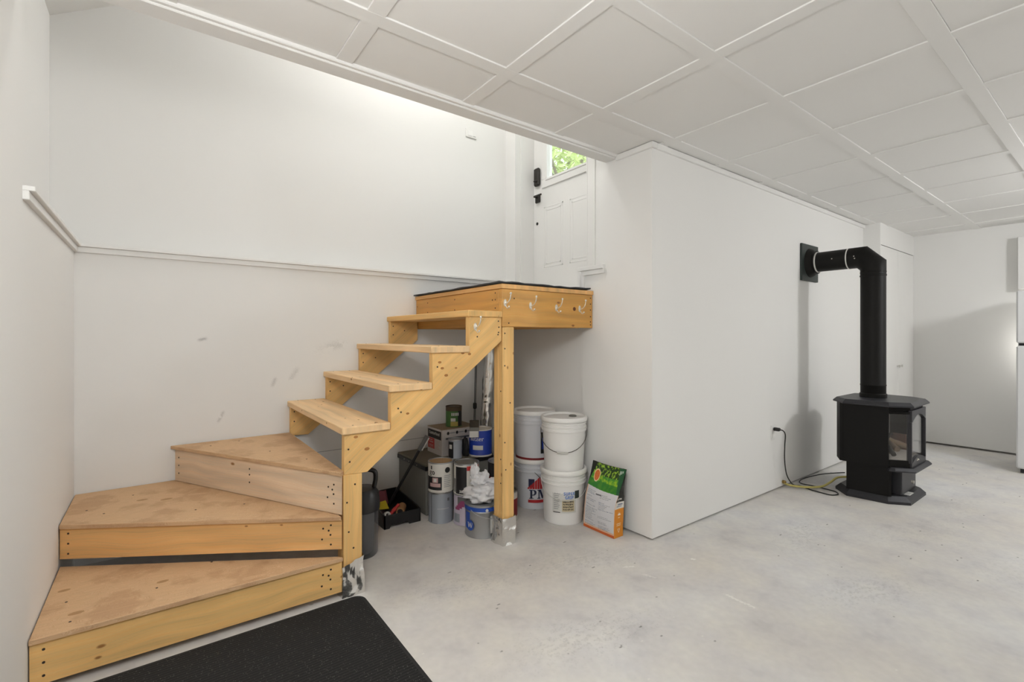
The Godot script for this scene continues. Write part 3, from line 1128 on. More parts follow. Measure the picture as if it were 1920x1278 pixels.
func build_stairs() -> void:
	var t := thing("staircase", "raw pine staircase with three winder steps and open treads up to a landing", "staircase")
	var up := Vector3.UP
	# --- winders
	var P := Vector2(0.692, -2.250)
	var A1 := Vector2(LEFT_X + 0.004, -2.268)
	var A2 := Vector2(LEFT_X + 0.004, -2.900)
	var A3 := Vector2(0.075, WALL_Z + 0.006)
	var corner := Vector2(LEFT_X + 0.004, WALL_Z + 0.006)
	var risers := [[A1, 0.030, 0.176, M.pine, M.ply], [A2, 0.229, 0.366, M.pine_worn, M.ply], [A3, 0.388, 0.569, M.pine_grey, M.ply]]
	for k in 3:
		var a: Vector2 = risers[k][0]
		var d := (a - P).normalized()
		var nn := Vector2(-d.y, d.x)
		if nn.dot(-P) < 0:
			nn = -nn
		var q0 := P
		var q1 := a
		if k == 2:
			q1 = a - d * 0.022
		var r := plan(t, "riser", [q0, q1, q1 - nn * 0.036, q0 - nn * 0.036 + d * 0.03], risers[k][1], risers[k][2], risers[k][3], Vector3(d.x, 0, d.y), 0.002)
		var ym: float = (risers[k][1] + risers[k][2]) / 2
		var n3 := Vector3(nn.x, 0, nn.y)
		for s in [[0.05, 0.045], [0.052, 0.0], [0.05, -0.045], [0.085, 0.03], [0.09, -0.02], [0.06, 0.02]]:
			var p2 := P + d * float(s[0])
			screw(r, Vector3(p2.x, ym + s[1], p2.y) + n3 * 0.0003, n3)
		var le := (q1 - P).length()
		for s: float in [0.045, 0.0, -0.045]:
			var p2 := P + d * (le - 0.035)
			screw(r, Vector3(p2.x, ym + s, p2.y) + n3 * 0.0003, n3)
		if k == 2:
			for s: float in [0.05, 0.02, -0.02]:
				var p2 := P + d * le * 0.5
				screw(r, Vector3(p2.x, ym + s, p2.y) + n3 * 0.0003, n3)
	var o := 0.012
	var w1 := plan(t, "winder_tread", [P + Vector2(0, o), A1 + Vector2(0, o), A2 + Vector2(0, -0.004), P + Vector2(-0.012, -0.008)], 0.177, 0.195, M.ply, Vector3(1, 0, 0.1), 0.002)
	var n2 := Vector2(0.53, -0.848) * -o
	var w2 := plan(t, "winder_tread", [P + n2, A2 + Vector2(0, 0.014), corner, Vector2(0.10, WALL_Z + 0.006), Vector2(P.x - 0.01, -2.30)], 0.367, 0.385, M.ply, Vector3(1, 0, 0.3), 0.002)
	var n3b := Vector2(-0.882, 0.471) * o
	var w3 := plan(t, "winder_tread", [P + n3b * 0.6, A3 + n3b, Vector2(0.705, WALL_Z + 0.006), Vector2(0.705, -2.262)], 0.570, 0.588, M.ply, Vector3(0.4, 0, 0.9), 0.002)
	for s in [[w1, 0.0, -2.42, 0.195], [w1, -0.28, -2.5, 0.195], [w1, 0.2, -2.55, 0.195], [w1, -0.25, -2.32, 0.195], [w2, -0.2, -2.95, 0.385], [w2, 0.15, -2.75, 0.385], [w2, -0.1, -3.2, 0.385], [w2, 0.35, -2.7, 0.385], [w2, -0.27, -3.05, 0.385], [w3, 0.5, -2.9, 0.588], [w3, 0.4, -3.3, 0.588], [w3, 0.62, -2.6, 0.588], [w3, 0.25, -3.25, 0.588]]:
		screw(s[0], Vector3(s[1], s[3], s[2]), up)
	# dark veneer knots with pale filler, printed oval plugs in the plywood
	for s in [[w1, 0.02, -2.47, 0.195, 0.016], [w1, -0.24, -2.38, 0.195, 0.018], [w2, 0.04, -3.02, 0.385, 0.02], [w2, -0.06, -3.08, 0.385, 0.018], [w1, -0.3, -2.62, 0.195, 0.015]]:
		var plug := part(s[0], "veneer_plug", MB.new().lathe([Vector2(s[4], -0.001), Vector2(s[4], 0.0003), Vector2(0, 0.0003)], 18).mesh(), M.ply_edge, Vector3(s[1], s[3], s[2]))
		plug.scale = Vector3(1.3, 1, 0.7)
	# --- newel post under the stringer
	var post := board(t, "post", Vector3(0.700, 0.0, -2.340), Vector3(0.788, 0.571, -2.252), M.pine, up)
	for y in [0.52, 0.44, 0.30, 0.22, 0.52]:
		screw(post, Vector3(0.735 + 0.02 * sin(y * 40), y, -2.2517), Vector3.BACK)
	crumple_wrap(post, Vector3(0.699, 0.0, -2.342), Vector3(0.789, 0.160, -2.250), 0.36, 91)
	# --- stringers
	for k in 2:
		var z := NEAR_Z - 0.038 if k == 0 else WALL_Z + 0.003
		var mb := MB.new()
		mb.grain = Vector3(0.785, 0.62, 0).normalized()
		mb.off = Vector2(0.37 + 0.5 * k, 0.62)
		mb.prism(stringer_shape(), Vector3(0, 0, z), Vector3.RIGHT, Vector3.UP, Vector3(0, 0, 0.038), 0.002)
		var s := part(t, "stringer", mb.mesh(), M.pine)
		var zf := z + 0.038 + 0.0003
		if k == 0:
			for p in [[0.722, 0.69], [0.728, 0.63], [1.585, 1.31], [1.588, 1.275], [1.586, 1.245], [1.582, 1.232], [1.19, 1.06], [0.97, 0.86], [0.985, 0.84], [1.44, 1.22]]:
				screw(s, Vector3(p[0], p[1], zf), Vector3.BACK)
			for q in [[0.811, 0.680, 0.010], [0.757, 0.744, 0.008], [1.204, 1.084, 0.008], [1.219, 1.052, 0.008], [1.243, 1.013, 0.009], [1.303, 1.050, 0.006], [1.389, 1.124, 0.008], [1.346, 1.130, 0.008], [1.021, 0.830, 0.007]]:
				var kk := part(s, "knot", MB.new().lathe([Vector2(q[2], -0.001), Vector2(q[2], 0.0003), Vector2(0, 0.0004)], 14).mesh(), M.knot_pale, Vector3(q[0], q[1], zf - 0.0003), Vector3(PI / 2, 0, 0))
				kk.scale = Vector3(1.3, 1, 0.8)
		else:
			for i in 4:
				for j in 3:
					screw(s, Vector3(STEP_X[i] + 0.035 + 0.09 * (j % 2), STEP_Y[i] - 0.07 - 0.032 * j, zf), Vector3.BACK)
	# --- open treads
	for k in 4:
		var x0: float = STEP_X[k]
		var x1 := x0 + (0.236 if k < 3 else 0.231)
		var y: float = STEP_Y[k]
		var tr := board(t, "tread", Vector3(x0, y - 0.036, WALL_Z + 0.004), Vector3(x1, y, NEAR_Z + 0.014), M.pine_pale if k < 3 else M.pine, Vector3(0, 0, 1), 0.004)
		for q in [[0.06, -2.27], [0.17, -2.27], [0.06, -3.37], [0.17, -3.37]]:
			screw(tr, Vector3(x0 + q[0], y, q[1]), up)
	# --- landing
	var hb := board(t, "landing_fascia", Vector3(1.612, 1.279, -2.288), Vector3(2.366, 1.502, NEAR_Z), M.pine_amber, Vector3.RIGHT)
	for y in [1.48, 1.44, 1.40, 1.355, 1.32, 1.30]:
		screw(hb, Vector3(2.345, y, NEAR_Z + 0.0003), Vector3.BACK)
	for p in [[1.66, 1.30], [1.70, 1.447]]:
		screw(hb, Vector3(p[0], p[1], NEAR_Z + 0.0003), Vector3.BACK)
	var kn := part(hb, "knot", MB.new().lathe([Vector2(0.013, -0.001), Vector2(0.013, 0.0004), Vector2(0, 0.0005)], 18).mesh(), M.knot, Vector3(2.195, 1.402, NEAR_Z), Vector3(PI / 2, 0, 0))
	kn.set_meta("label", "dark round knot")
	var lf := board(t, "landing_fascia", Vector3(1.612, 1.279, WALL_Z + 0.004), Vector3(1.65, 1.502, -2.290), M.pine_amber, Vector3(0, 0, 1))
	for p in [[-2.32, 1.48], [-2.32, 1.44], [-2.32, 1.39], [-2.35, 1.44], [-2.8, 1.47], [-2.8, 1.40], [-3.2, 1.47], [-3.2, 1.40], [-3.37, 1.45]]:
		screw(lf, Vector3(1.6117, p[1], p[0]), Vector3.LEFT)
	board(t, "joist", Vector3(1.65, 1.279, WALL_Z + 0.004), Vector3(2.40, 1.502, WALL_Z + 0.042), M.pine_worn, Vector3.RIGHT)
	for x in [1.98, 2.325]:
		board(t, "joist", Vector3(x, 1.279, WALL_Z + 0.046), Vector3(x + 0.038, 1.502, -2.372 if x > 2.2 else -2.292), M.pine_worn, Vector3(0, 0, 1))
	var dk := MB.new()
	dk.grain = Vector3(0, 0, 1)
	dk.prism(PackedVector2Array([Vector2(1.604, NEAR_Z + 0.006), Vector2(2.367, NEAR_Z + 0.006), Vector2(2.367, -2.354), Vector2(2.402, -2.354), Vector2(2.402, WALL_Z + 0.004), Vector2(1.604, WALL_Z + 0.004)]), Vector3(0, 1.503, 0), Vector3.RIGHT, Vector3.BACK, Vector3(0, 0.026, 0))
	part(t, "landing_deck", dk.mesh(), M.pine_worn)
	# --- landing post of two boards
	var p2 := Node3D.new()
	p2.name = "post"
	t.add_child(p2, true)
	for k in 2:
		var z1 := -2.2505 - k * 0.047
		var bd := board(p2, "post_board", Vector3(1.617, 0.0, z1 - 0.046), Vector3(1.700, 1.278, z1), M.pine, up, 0.004)
		if k == 0:
			for y in [1.24, 1.05, 0.83, 0.60, 0.44, 1.15]:
				screw(bd, Vector3(1.65 + 0.02 * sin(y * 70), y, z1 + 0.0003), Vector3.BACK)
			for y in [0.9, 0.5, 0.36]:
				screw(bd, Vector3(1.6167, y, z1 - 0.02), Vector3.LEFT)
	crumple_wrap(p2, Vector3(1.615, 0.0, -2.346), Vector3(1.702, 0.160, -2.249), 0.05, 92)
	# --- felt runner on the landing
	var fm := MB.new()
	var ef := noise(95, 6.0, 2)
	var gx := 16
	var gz := 22
	var hgt := func(i: int, j: int) -> Vector3:
		var x := 1.588 + (2.345 - 1.588) * i / gx
		var z := -3.392 + (NEAR_Z + 0.004 + 3.392) * j / gz
		var edge := 0.006 if j == gz else 0.0
		var y := 1.5315 + 0.011 + 0.004 * ef.get_noise_2d(x, z) + edge * (0.5 + ef.get_noise_2d(x * 2.0, 5.0))
		if i == 0:
			y -= 0.001 * (1.0 - j / float(gz))
		return Vector3(x, y, z)
	for i in gx:
		for j in gz:
			var a: Vector3 = hgt.call(i, j)
			var b: Vector3 = hgt.call(i + 1, j)
			var c: Vector3 = hgt.call(i + 1, j + 1)
			var d: Vector3 = hgt.call(i, j + 1)
			fm.face([a, b, c], up)
			fm.face([a, c, d], up)
			var dn := Vector3(0, -0.008, 0)
			fm.face([a + dn, b + dn, c + dn], -up)
			fm.face([a + dn, c + dn, d + dn], -up)
			if j == gz - 1:
				fm.face([d, c, c + dn, d + dn], Vector3.BACK)
			if i == 0:
				fm.face([a, d, d + dn, a + dn], Vector3.LEFT)
			if i == gx - 1:
				fm.face([b, c, c + dn, b + dn], Vector3.RIGHT)
	one("landing_runner", fm.mesh(true), M.felt, "dark grey felt runner lying on the stair landing", "mat")
	# --- coat hooks
	var first: Node3D
	var hook_labels := ["small chrome coat hook at the corner above the landing post", "small chrome coat hook next to the corner hook on the landing board", "small chrome coat hook next to the hook beside the knot", "small chrome coat hook right beside the dark knot in the landing board"]
	var hook_no := 0
	for h in [Vector3(1.633, 1.418, NEAR_Z), Vector3(1.824, 1.409, NEAR_Z), Vector3(2.036, 1.404, NEAR_Z), Vector3(2.243, 1.404, NEAR_Z)]:
		if first == null:
			first = make_hook()
			first.position = h
			first.set_meta("label", hook_labels[0])
		else:
			var c := first.duplicate()
			c.name = numbered("coat_hook")
			add_child(c)
			c.position = h
			c.set_meta("label", hook_labels[hook_no])
		hook_no += 1
	var last := first.duplicate()
	last.name = numbered("coat_hook")
	add_child(last)
	last.position = Vector3(1.427, 1.276, NEAR_Z + 0.0002)
	last.set_meta("label", "single chrome coat hook on the stair stringer below the top tread")
	# --- door mat on the concrete
	var mm := MB.new()
	mm.grain = Vector3(1, 0, 0)
	var poly := PackedVector2Array()
	var rx0 := -0.27
	var rx1 := 0.777
	var rz0 := -2.222
	var rz1 := -1.25
	for cidx in 4:
		var cc := [Vector2(rx1 - 0.05, rz0 + 0.05), Vector2(rx1 - 0.05, rz1 - 0.05), Vector2(rx0 + 0.05, rz1 - 0.05), Vector2(rx0 + 0.05, rz0 + 0.05)][cidx] as Vector2
		for k in 7:
			var a := -PI / 2 + PI / 2 * cidx + PI / 2 * k / 6.0
			poly.append(cc + Vector2(cos(a), sin(a)) * 0.05)
	var matt := thing("door_mat", "black ribbed floor mat in front of the bottom step", "mat")
	part(matt, "border", MB.new().prism(poly, Vector3(0, 0, 0), Vector3.RIGHT, Vector3.BACK, Vector3(0, 0.006, 0)).mesh(), M.rubber_black)
	var inset: PackedVector2Array = Geometry2D.offset_polygon(poly, -0.016)[0]
	mm.prism(inset, Vector3(0, 0.004, 0), Vector3.RIGHT, Vector3.BACK, Vector3(0, 0.006, 0))
	part(matt, "pile", mm.mesh(), M.carpet)

func make_hook() -> Node3D:
	var t := thing("coat_hook", "small chrome coat hook in the row on the landing board", "hook", Vector3.ZERO, 0.0, "coat hooks on the landing board")
	var mb := MB.new()
	mb.lathe([Vector2(0.011, 0), Vector2(0.011, 0.002), Vector2(0.008, 0.0042), Vector2(0, 0.005)], 16)
	for i in mb.v.size():
		mb.v[i] = Vector3(mb.v[i].x, -mb.v[i].z * 2.0, mb.v[i].y)
		mb.n[i] = Vector3(mb.n[i].x, -mb.n[i].z, mb.n[i].y).normalized()
	part(t, "base", mb.mesh(), M.chrome)
	var up_arm := []
	for k in 9:
		var f := k / 8.0
		up_arm.append(Vector3(0, -0.004 + 0.050 * f * f + 0.004 * f, 0.004 + 0.052 * sin(f * PI / 2)))
	var ua := part(t, "upper_prong", MB.new().tube(up_arm, 0.0032, 8).mesh(), M.chrome)
	part(ua, "ball_tip", MB.new().lump(Vector3(0, 0.052, 0.057), Vector3.ONE * 0.007, 0.0, 1.0, noise(1, 1.0), 12).mesh(true), M.chrome)
	var lo_arm := []
	for k in 7:
		var f := k / 6.0
		lo_arm.append(Vector3(0, -0.010 - 0.022 * sin(f * PI * 0.75), 0.004 + 0.034 * f))
	var la := part(t, "lower_prong", MB.new().tube(lo_arm, 0.003, 8).mesh(), M.chrome)
	part(la, "ball_tip", MB.new().lump(Vector3(0, -0.024, 0.040), Vector3.ONE * 0.006, 0.0, 1.0, noise(1, 1.0), 12).mesh(true), M.chrome)
	return t

# ---------------------------------------------------------------- stove
const SX := 4.555

func oct(front_z: float, fh: float, side_z: float, sh: float, back_z: float, bh: float, end_z: float, eh: float) -> PackedVector2Array:
	return PackedVector2Array([
		Vector2(-fh, front_z), Vector2(fh, front_z), Vector2(sh, side_z), Vector2(bh, back_z), Vector2(eh, end_z),
		Vector2(-eh, end_z), Vector2(-bh, back_z), Vector2(-sh, side_z)])

func build_stove() -> void:
	var t := thing("gas_stove", "black freestanding gas stove with a glass bay front and pedestal", "stove", Vector3(SX, 0, 0))
	var slab := func(called: String, poly: PackedVector2Array, y0: float, y1: float, m: Material, b := 0.0) -> MeshInstance3D:
		return part(t, called, MB.new().prism(poly, Vector3(0, y0, 0), Vector3.RIGHT, Vector3.BACK, Vector3(0, y1 - y0, 0), b).mesh(), m)
	slab.call("plinth", oct(-1.018, 0.195, -1.128, 0.285, -1.38, 0.315, -1.50, 0.18), 0.0, 0.052, M.stove_trim, 0.032)
	# lower body: thin side panels and a narrower pedestal between them
	var lower := MB.new()
	lower.box(Vector3(-0.175, 0.05, -1.40), Vector3(0.175, 0.25, -1.075), 0.006)
	part(t, "pedestal", lower.mesh(), M.stove_trim)
	for s: float in [-1.0, 1.0]:
		var side := PackedVector2Array([Vector2(0.262 * s, -1.132), Vector2(0.250 * s, -1.118), Vector2(0.236 * s, -1.13), Vector2(0.24 * s, -1.39), Vector2(0.285 * s, -1.39)])
		slab.call("side_panel", side, 0.05, 0.265, M.stove_black)
	part(t, "control_knob", MB.new().lathe([Vector2(0.012, 0), Vector2(0.012, 0.016), Vector2(0, 0.018)], 16).mesh(), M.chrome, Vector3(0.06, 0.115, -1.075), Vector3(PI / 2, 0, 0))
	var st := part(t, "sticker", MB.new().box(Vector3(-0.125, 0.0, -0.03), Vector3(-0.02, 0.0008, 0.02)).mesh(), M.paper, Vector3(0, 0.0525, -1.06))
	st.set_meta("label", "white paper sticker")
	for k in 4:
		part(st, "print_line", MB.new().box(Vector3(-0.115, 0.0008, -0.022 + k * 0.009), Vector3(-0.045, 0.0010, -0.018 + k * 0.009)).mesh(), M.grey_ink)
	# shelf lip under the glass
	slab.call("shelf", oct(-0.985, 0.205, -1.085, 0.285, -1.12, 0.29, -1.14, 0.27), 0.242, 0.268, M.stove_trim, 0.018)
	# firebox shell: floor, roof, sides and back, open towards the glass
	var side_pts := [Vector2(0.268, -1.133), Vector2(0.305, -1.43), Vector2(0.18, -1.49)]
	for s: float in [-1.0, 1.0]:
		var mb := MB.new()
		var outer := PackedVector2Array([Vector2(0.268 * s, -1.133), Vector2(0.305 * s, -1.40), Vector2(0.30 * s, -1.43), Vector2(0.18 * s, -1.49), Vector2(0.18 * s, -1.47), Vector2(0.28 * s, -1.41), Vector2(0.285 * s, -1.39), Vector2(0.246 * s, -1.133)])
		mb.prism(outer, Vector3(0, 0.262, 0), Vector3.RIGHT, Vector3.BACK, Vector3(0, 0.448, 0))
		part(t, "side_wall", mb.mesh(), M.stove_black)
	slab.call("back_wall", PackedVector2Array([Vector2(-0.18, -1.47), Vector2(0.18, -1.47), Vector2(0.18, -1.49), Vector2(-0.18, -1.49)]), 0.262, 0.71, M.stove_black)
	slab.call("firebox_floor", oct(-1.03, 0.16, -1.135, 0.25, -1.39, 0.28, -1.47, 0.18), 0.266, 0.30, M.stove_black)
	slab.call("firebox_roof", oct(-1.03, 0.16, -1.135, 0.25, -1.39, 0.28, -1.47, 0.18), 0.672, 0.71, M.stove_black)
	slab.call("firebox_back", PackedVector2Array([Vector2(-0.22, -1.25), Vector2(0.22, -1.25), Vector2(0.22, -1.27), Vector2(-0.22, -1.27)]), 0.30, 0.672, M.liner)
	for s: float in [-1.0, 1.0]:
		slab.call("firebrick", PackedVector2Array([Vector2(0.246 * s, -1.15), Vector2(0.246 * s, -1.25), Vector2(0.225 * s, -1.25), Vector2(0.225 * s, -1.15)]), 0.30, 0.44, M.firebrick)
	slab.call("ember_bed", oct(-1.05, 0.14, -1.13, 0.21, -1.20, 0.2, -1.24, 0.2), 0.30, 0.325, M.ember_bed, 0.012)
	var lf := noise(111, 20.0, 3)
	for g in [[Vector3(-0.16, 0.345, -1.20), Vector3(0.15, 0.36, -1.17), 0.026, "log"], [Vector3(-0.10, 0.375, -1.12), Vector3(0.04, 0.42, -1.23), 0.020, "log"], [Vector3(0.12, 0.36, -1.09), Vector3(-0.01, 0.43, -1.22), 0.020, "log"], [Vector3(-0.18, 0.345, -1.12), Vector3(-0.06, 0.43, -1.22), 0.016, "char"], [Vector3(-0.14, 0.42, -1.20), Vector3(0.10, 0.455, -1.21), 0.014, "char"]]:
		var path := []
		for k in 7:
			path.append((g[0] as Vector3).lerp(g[1], k / 6.0) + Vector3(0, 0.006 * lf.get_noise_1d(k * 3.1 + g[2] * 900), 0.005 * lf.get_noise_1d(k * 2.3)))
		part(t, "log", MB.new().tube(path, g[2], 9).mesh(), M[g[3]])
	# glass bay: two slanted sides and a framed front
	for s: float in [-1.0, 1.0]:
		var a := Vector2(0.262 * s, -1.131)
		var b := Vector2(0.182 * s, -1.028)
		var d := (b - a).normalized()
		var nn := Vector2(d.y, -d.x)
		if nn.y < 0:
			nn = -nn
		var strip := func(f0: float, f1: float, y0: float, y1: float, th: float, called: String, m: Material) -> void:
			var p := a.lerp(b, f0)
			var q := a.lerp(b, f1)
			part(t, called, MB.new().prism(PackedVector2Array([p, q, q - nn * th, p - nn * th]), Vector3(0, y0, 0), Vector3.RIGHT, Vector3.BACK, Vector3(0, y1 - y0, 0)).mesh(), m)
		strip.call(0.0, 1.0, 0.262, 0.318, 0.016, "bay_rail", M.stove_black)
		strip.call(0.0, 1.0, 0.655, 0.672, 0.016, "bay_rail", M.stove_black)
		strip.call(0.9, 1.0, 0.318, 0.655, 0.014, "bay_post", M.stove_trim)
		strip.call(0.02, 0.9, 0.318, 0.655, 0.005, "side_glass", M.stove_glass)
	var fz := -1.024
	var hw := 0.178
	var arch := PackedVector2Array([Vector2(-hw, 0.682), Vector2(-hw, 0.598)])
	var low := PackedVector2Array([Vector2(hw, 0.264), Vector2(hw, 0.300)])
	arch.append(Vector2(-hw + 0.016, 0.598))
	low.append(Vector2(hw - 0.016, 0.300))
	for k in 13:
		var f := k / 12.0
		arch.append(Vector2(-hw + 0.018 + (2 * hw - 0.036) * f, 0.600 + 0.046 * sin(PI * f)))
		low.append(Vector2(hw - 0.018 - (2 * hw - 0.036) * f, 0.302 + 0.034 * sin(PI * f)))
	arch.append_array([Vector2(hw - 0.016, 0.598), Vector2(hw, 0.598), Vector2(hw, 0.682)])
	low.append_array([Vector2(-hw + 0.016, 0.300), Vector2(-hw, 0.300), Vector2(-hw, 0.264)])
	var door := part(t, "front_frame", MB.new().prism(arch, Vector3(0, 0, fz - 0.012), Vector3.RIGHT, Vector3.UP, Vector3(0, 0, 0.02)).mesh(), M.stove_trim)
	part(door, "lower_rail", MB.new().prism(low, Vector3(0, 0, fz - 0.012), Vector3.RIGHT, Vector3.UP, Vector3(0, 0, 0.02)).mesh(), M.stove_trim)
	for s: float in [-1.0, 1.0]:
		part(door, "stile", MB.new().box(Vector3(s * hw - 0.008, 0.30, fz - 0.012), Vector3(s * hw + 0.008, 0.60, fz + 0.008), 0.002).mesh(), M.stove_trim)
	part(door, "front_glass", MB.new().box(Vector3(-hw, 0.30, fz - 0.010), Vector3(hw, 0.65, fz - 0.005)).mesh(), M.stove_glass)
	for k in 3:
		part(door, "emblem", MB.new().lathe([Vector2(0.006, 0), Vector2(0.004, 0.004), Vector2(0, 0.005)], 10).mesh(), M.chrome, Vector3(-0.05 + 0.018 * k, 0.306 + 0.006 * (k % 2), fz + 0.008), Vector3(PI / 2, 0, 0))
	# louvre between glass and top
	slab.call("louvre", oct(-1.04, 0.165, -1.135, 0.245, -1.30, 0.25, -1.35, 0.2), 0.690, 0.696, M.stove_trim)
	slab.call("top_plate", oct(-0.998, 0.205, -1.118, 0.300, -1.40, 0.330, -1.51, 0.20), 0.708, 0.742, M.stove_trim, 0.024)
	# flue
	var f := thing("flue_pipe", "black stove flue rising and turning into the wall plate", "flue pipe", Vector3(SX, 0.742, -1.30))
	var r := 0.083
	var H := 1.118
	part(f, "collar", MB.new().lathe([Vector2(r + 0.006, 0), Vector2(r + 0.006, 0.028), Vector2(r, 0.034)], 40).mesh(), M.pipe_black)
	part(f, "lower_pipe", MB.new().lathe([Vector2(r, 0.0), Vector2(r, 0.09), Vector2(r + 0.002, 0.094), Vector2(r + 0.002, 0.100), Vector2(r, 0.104), Vector2(r, 0.96)], 44).mesh(), M.pipe_black)
	part(f, "joint_ring", MB.new().lathe([Vector2(r, 0.955), Vector2(r + 0.004, 0.958), Vector2(r + 0.004, 0.966), Vector2(r, 0.970), Vector2(r, 0.984), Vector2(r + 0.003, 0.987), Vector2(r + 0.003, 0.992), Vector2(r, 0.996)], 44).mesh(), M.pipe_black)
	part(f, "elbow", MB.new().tube([Vector3(0, 0.955, 0), Vector3(0, 1.045, 0), Vector3(0, H, -0.073), Vector3(0, H, -0.16)], r + 0.001, 44, false).mesh(), M.pipe_black)
	var ring := part(f, "seam_ring", MB.new().lathe([Vector2(r + 0.001, 0), Vector2(r + 0.004, 0.002), Vector2(r + 0.004, 0.007), Vector2(r + 0.001, 0.009)], 44).mesh(), M.bright_ring, Vector3(0, H, -0.158), Vector3(-PI / 2, 0, 0))
	ring.set_meta("label", "bright seam ring")
	part(f, "upper_pipe", MB.new().tube([Vector3(0, H, -0.155), Vector3(0, H, -0.452)], r, 44, false).mesh(), M.pipe_black)
	var w := part(f, "wall_ring", MB.new().lathe([Vector2(r + 0.002, 0), Vector2(r + 0.005, 0.002), Vector2(r + 0.005, 0.016), Vector2(r + 0.002, 0.018)], 44).mesh(), M.bright_ring, Vector3(0, H, -0.385), Vector3(-PI / 2, 0, 0))
	w.set_meta("label", "bright ring by the wall")
	part(f, "thimble", MB.new().lathe([Vector2(r + 0.045, 0), Vector2(r + 0.030, 0.03), Vector2(r + 0.016, 0.045), Vector2(r + 0.016, 0.060), Vector2(r, 0.060)], 44).mesh(), M.pipe_black, Vector3(0, H, -0.456), Vector3(PI / 2, 0, 0))
	part(f, "wall_plate", MB.new().box(Vector3(-0.165, H - 0.158, -0.4695), Vector3(0.165, H + 0.158, -0.452), 0.003).mesh(), M.plate_green)
	for k in 3:
		part(f, "rivet", MB.new().lathe([Vector2(0.005, 0), Vector2(0.003, 0.003), Vector2(0, 0.004)], 8).mesh(), M.chrome, Vector3(-r - 0.0005, H + 0.005 - 0.018 * (k % 2), [-0.26, -0.10, -0.105][k]), Vector3(0, 0, PI / 2))
	# outlet, cord and gas line
	var o := thing("wall_outlet", "white wall outlet near the floor beside the stove", "outlet", Vector3(3.90, 0.466, STOVE_Z))
	part(o, "plate", MB.new().box(Vector3(-0.035, -0.058, 0), Vector3(0.035, 0.058, 0.006), 0.002).mesh(), M.white_plastic)
	for y in [0.026, -0.026]:
		part(o, "socket", MB.new().box(Vector3(-0.017, y - 0.016, 0.005), Vector3(0.017, y + 0.016, 0.008), 0.002).mesh(), M.trim)
	var cord := thing("power_cord", "black power cord plugged into the wall and looping to the stove", "cord")
	part(cord, "plug", MB.new().box(Vector3(3.884, 0.480, -1.762), Vector3(3.916, 0.506, -1.715), 0.006).mesh(), M.cord)
	var pts := [Vector3(3.900, 0.493, -1.72), Vector3(3.904, 0.488, -1.695), Vector3(3.920, 0.455, -1.685), Vector3(3.945, 0.361, -1.70), Vector3(3.955, 0.25, -1.705), Vector3(3.975, 0.14, -1.70), Vector3(4.05, 0.06, -1.70), Vector3(4.16, 0.012, -1.715), Vector3(4.20, 0.006, -1.69), Vector3(4.165, 0.006, -1.62), Vector3(4.145, 0.006, -1.53), Vector3(4.145, 0.006, -1.45), Vector3(4.205, 0.006, -1.425), Vector3(4.262, 0.006, -1.46), Vector3(4.275, 0.006, -1.53), Vector3(4.28, 0.006, -1.62), Vector3(4.25, 0.012, -1.70), Vector3(4.30, 0.014, -1.735), Vector3(4.42, 0.018, -1.74), Vector3(4.52, 0.05, -1.66), Vector3(4.545, 0.08, -1.56), Vector3(4.545, 0.10, -1.49)]
	part(cord, "cable", MB.new().tube(smooth_path(pts, 6), 0.0042, 8).mesh(), M.cord)
	var gas := thing("gas_line", "pale yellow gas line running from the wall to the stove", "gas line")
	part(gas, "hose", MB.new().tube(smooth_path([Vector3(4.066, 0.040, -1.768), Vector3(4.085, 0.024, -1.72), Vector3(4.12, 0.022, -1.655), Vector3(4.17, 0.022, -1.60), Vector3(4.26, 0.026, -1.55), Vector3(4.36, 0.045, -1.53), Vector3(4.44, 0.075, -1.505), Vector3(4.50, 0.085, -1.44)], 6), 0.0085, 10).mesh(), M.gas_yellow)
	part(gas, "valve", MB.new().lathe([Vector2(0.013, 0), Vector2(0.013, 0.02), Vector2(0.009, 0.024)], 12).mesh(), M.brass, Vector3(4.066, 0.046, -1.768), Vector3(PI / 2, 0, 0))

func smooth_path(p: Array, n: int) -> Array:
	var out := []
	for i in p.size() - 1:
		var a: Vector3 = p[maxi(i - 1, 0)]
		var b: Vector3 = p[i]
		var c: Vector3 = p[i + 1]
		var d: Vector3 = p[mini(i + 2, p.size() - 1)]
		for k in n:
			out.append(b.cubic_interpolate(c, a, d, k / float(n)))
	out.append(p[p.size() - 1])
	return out

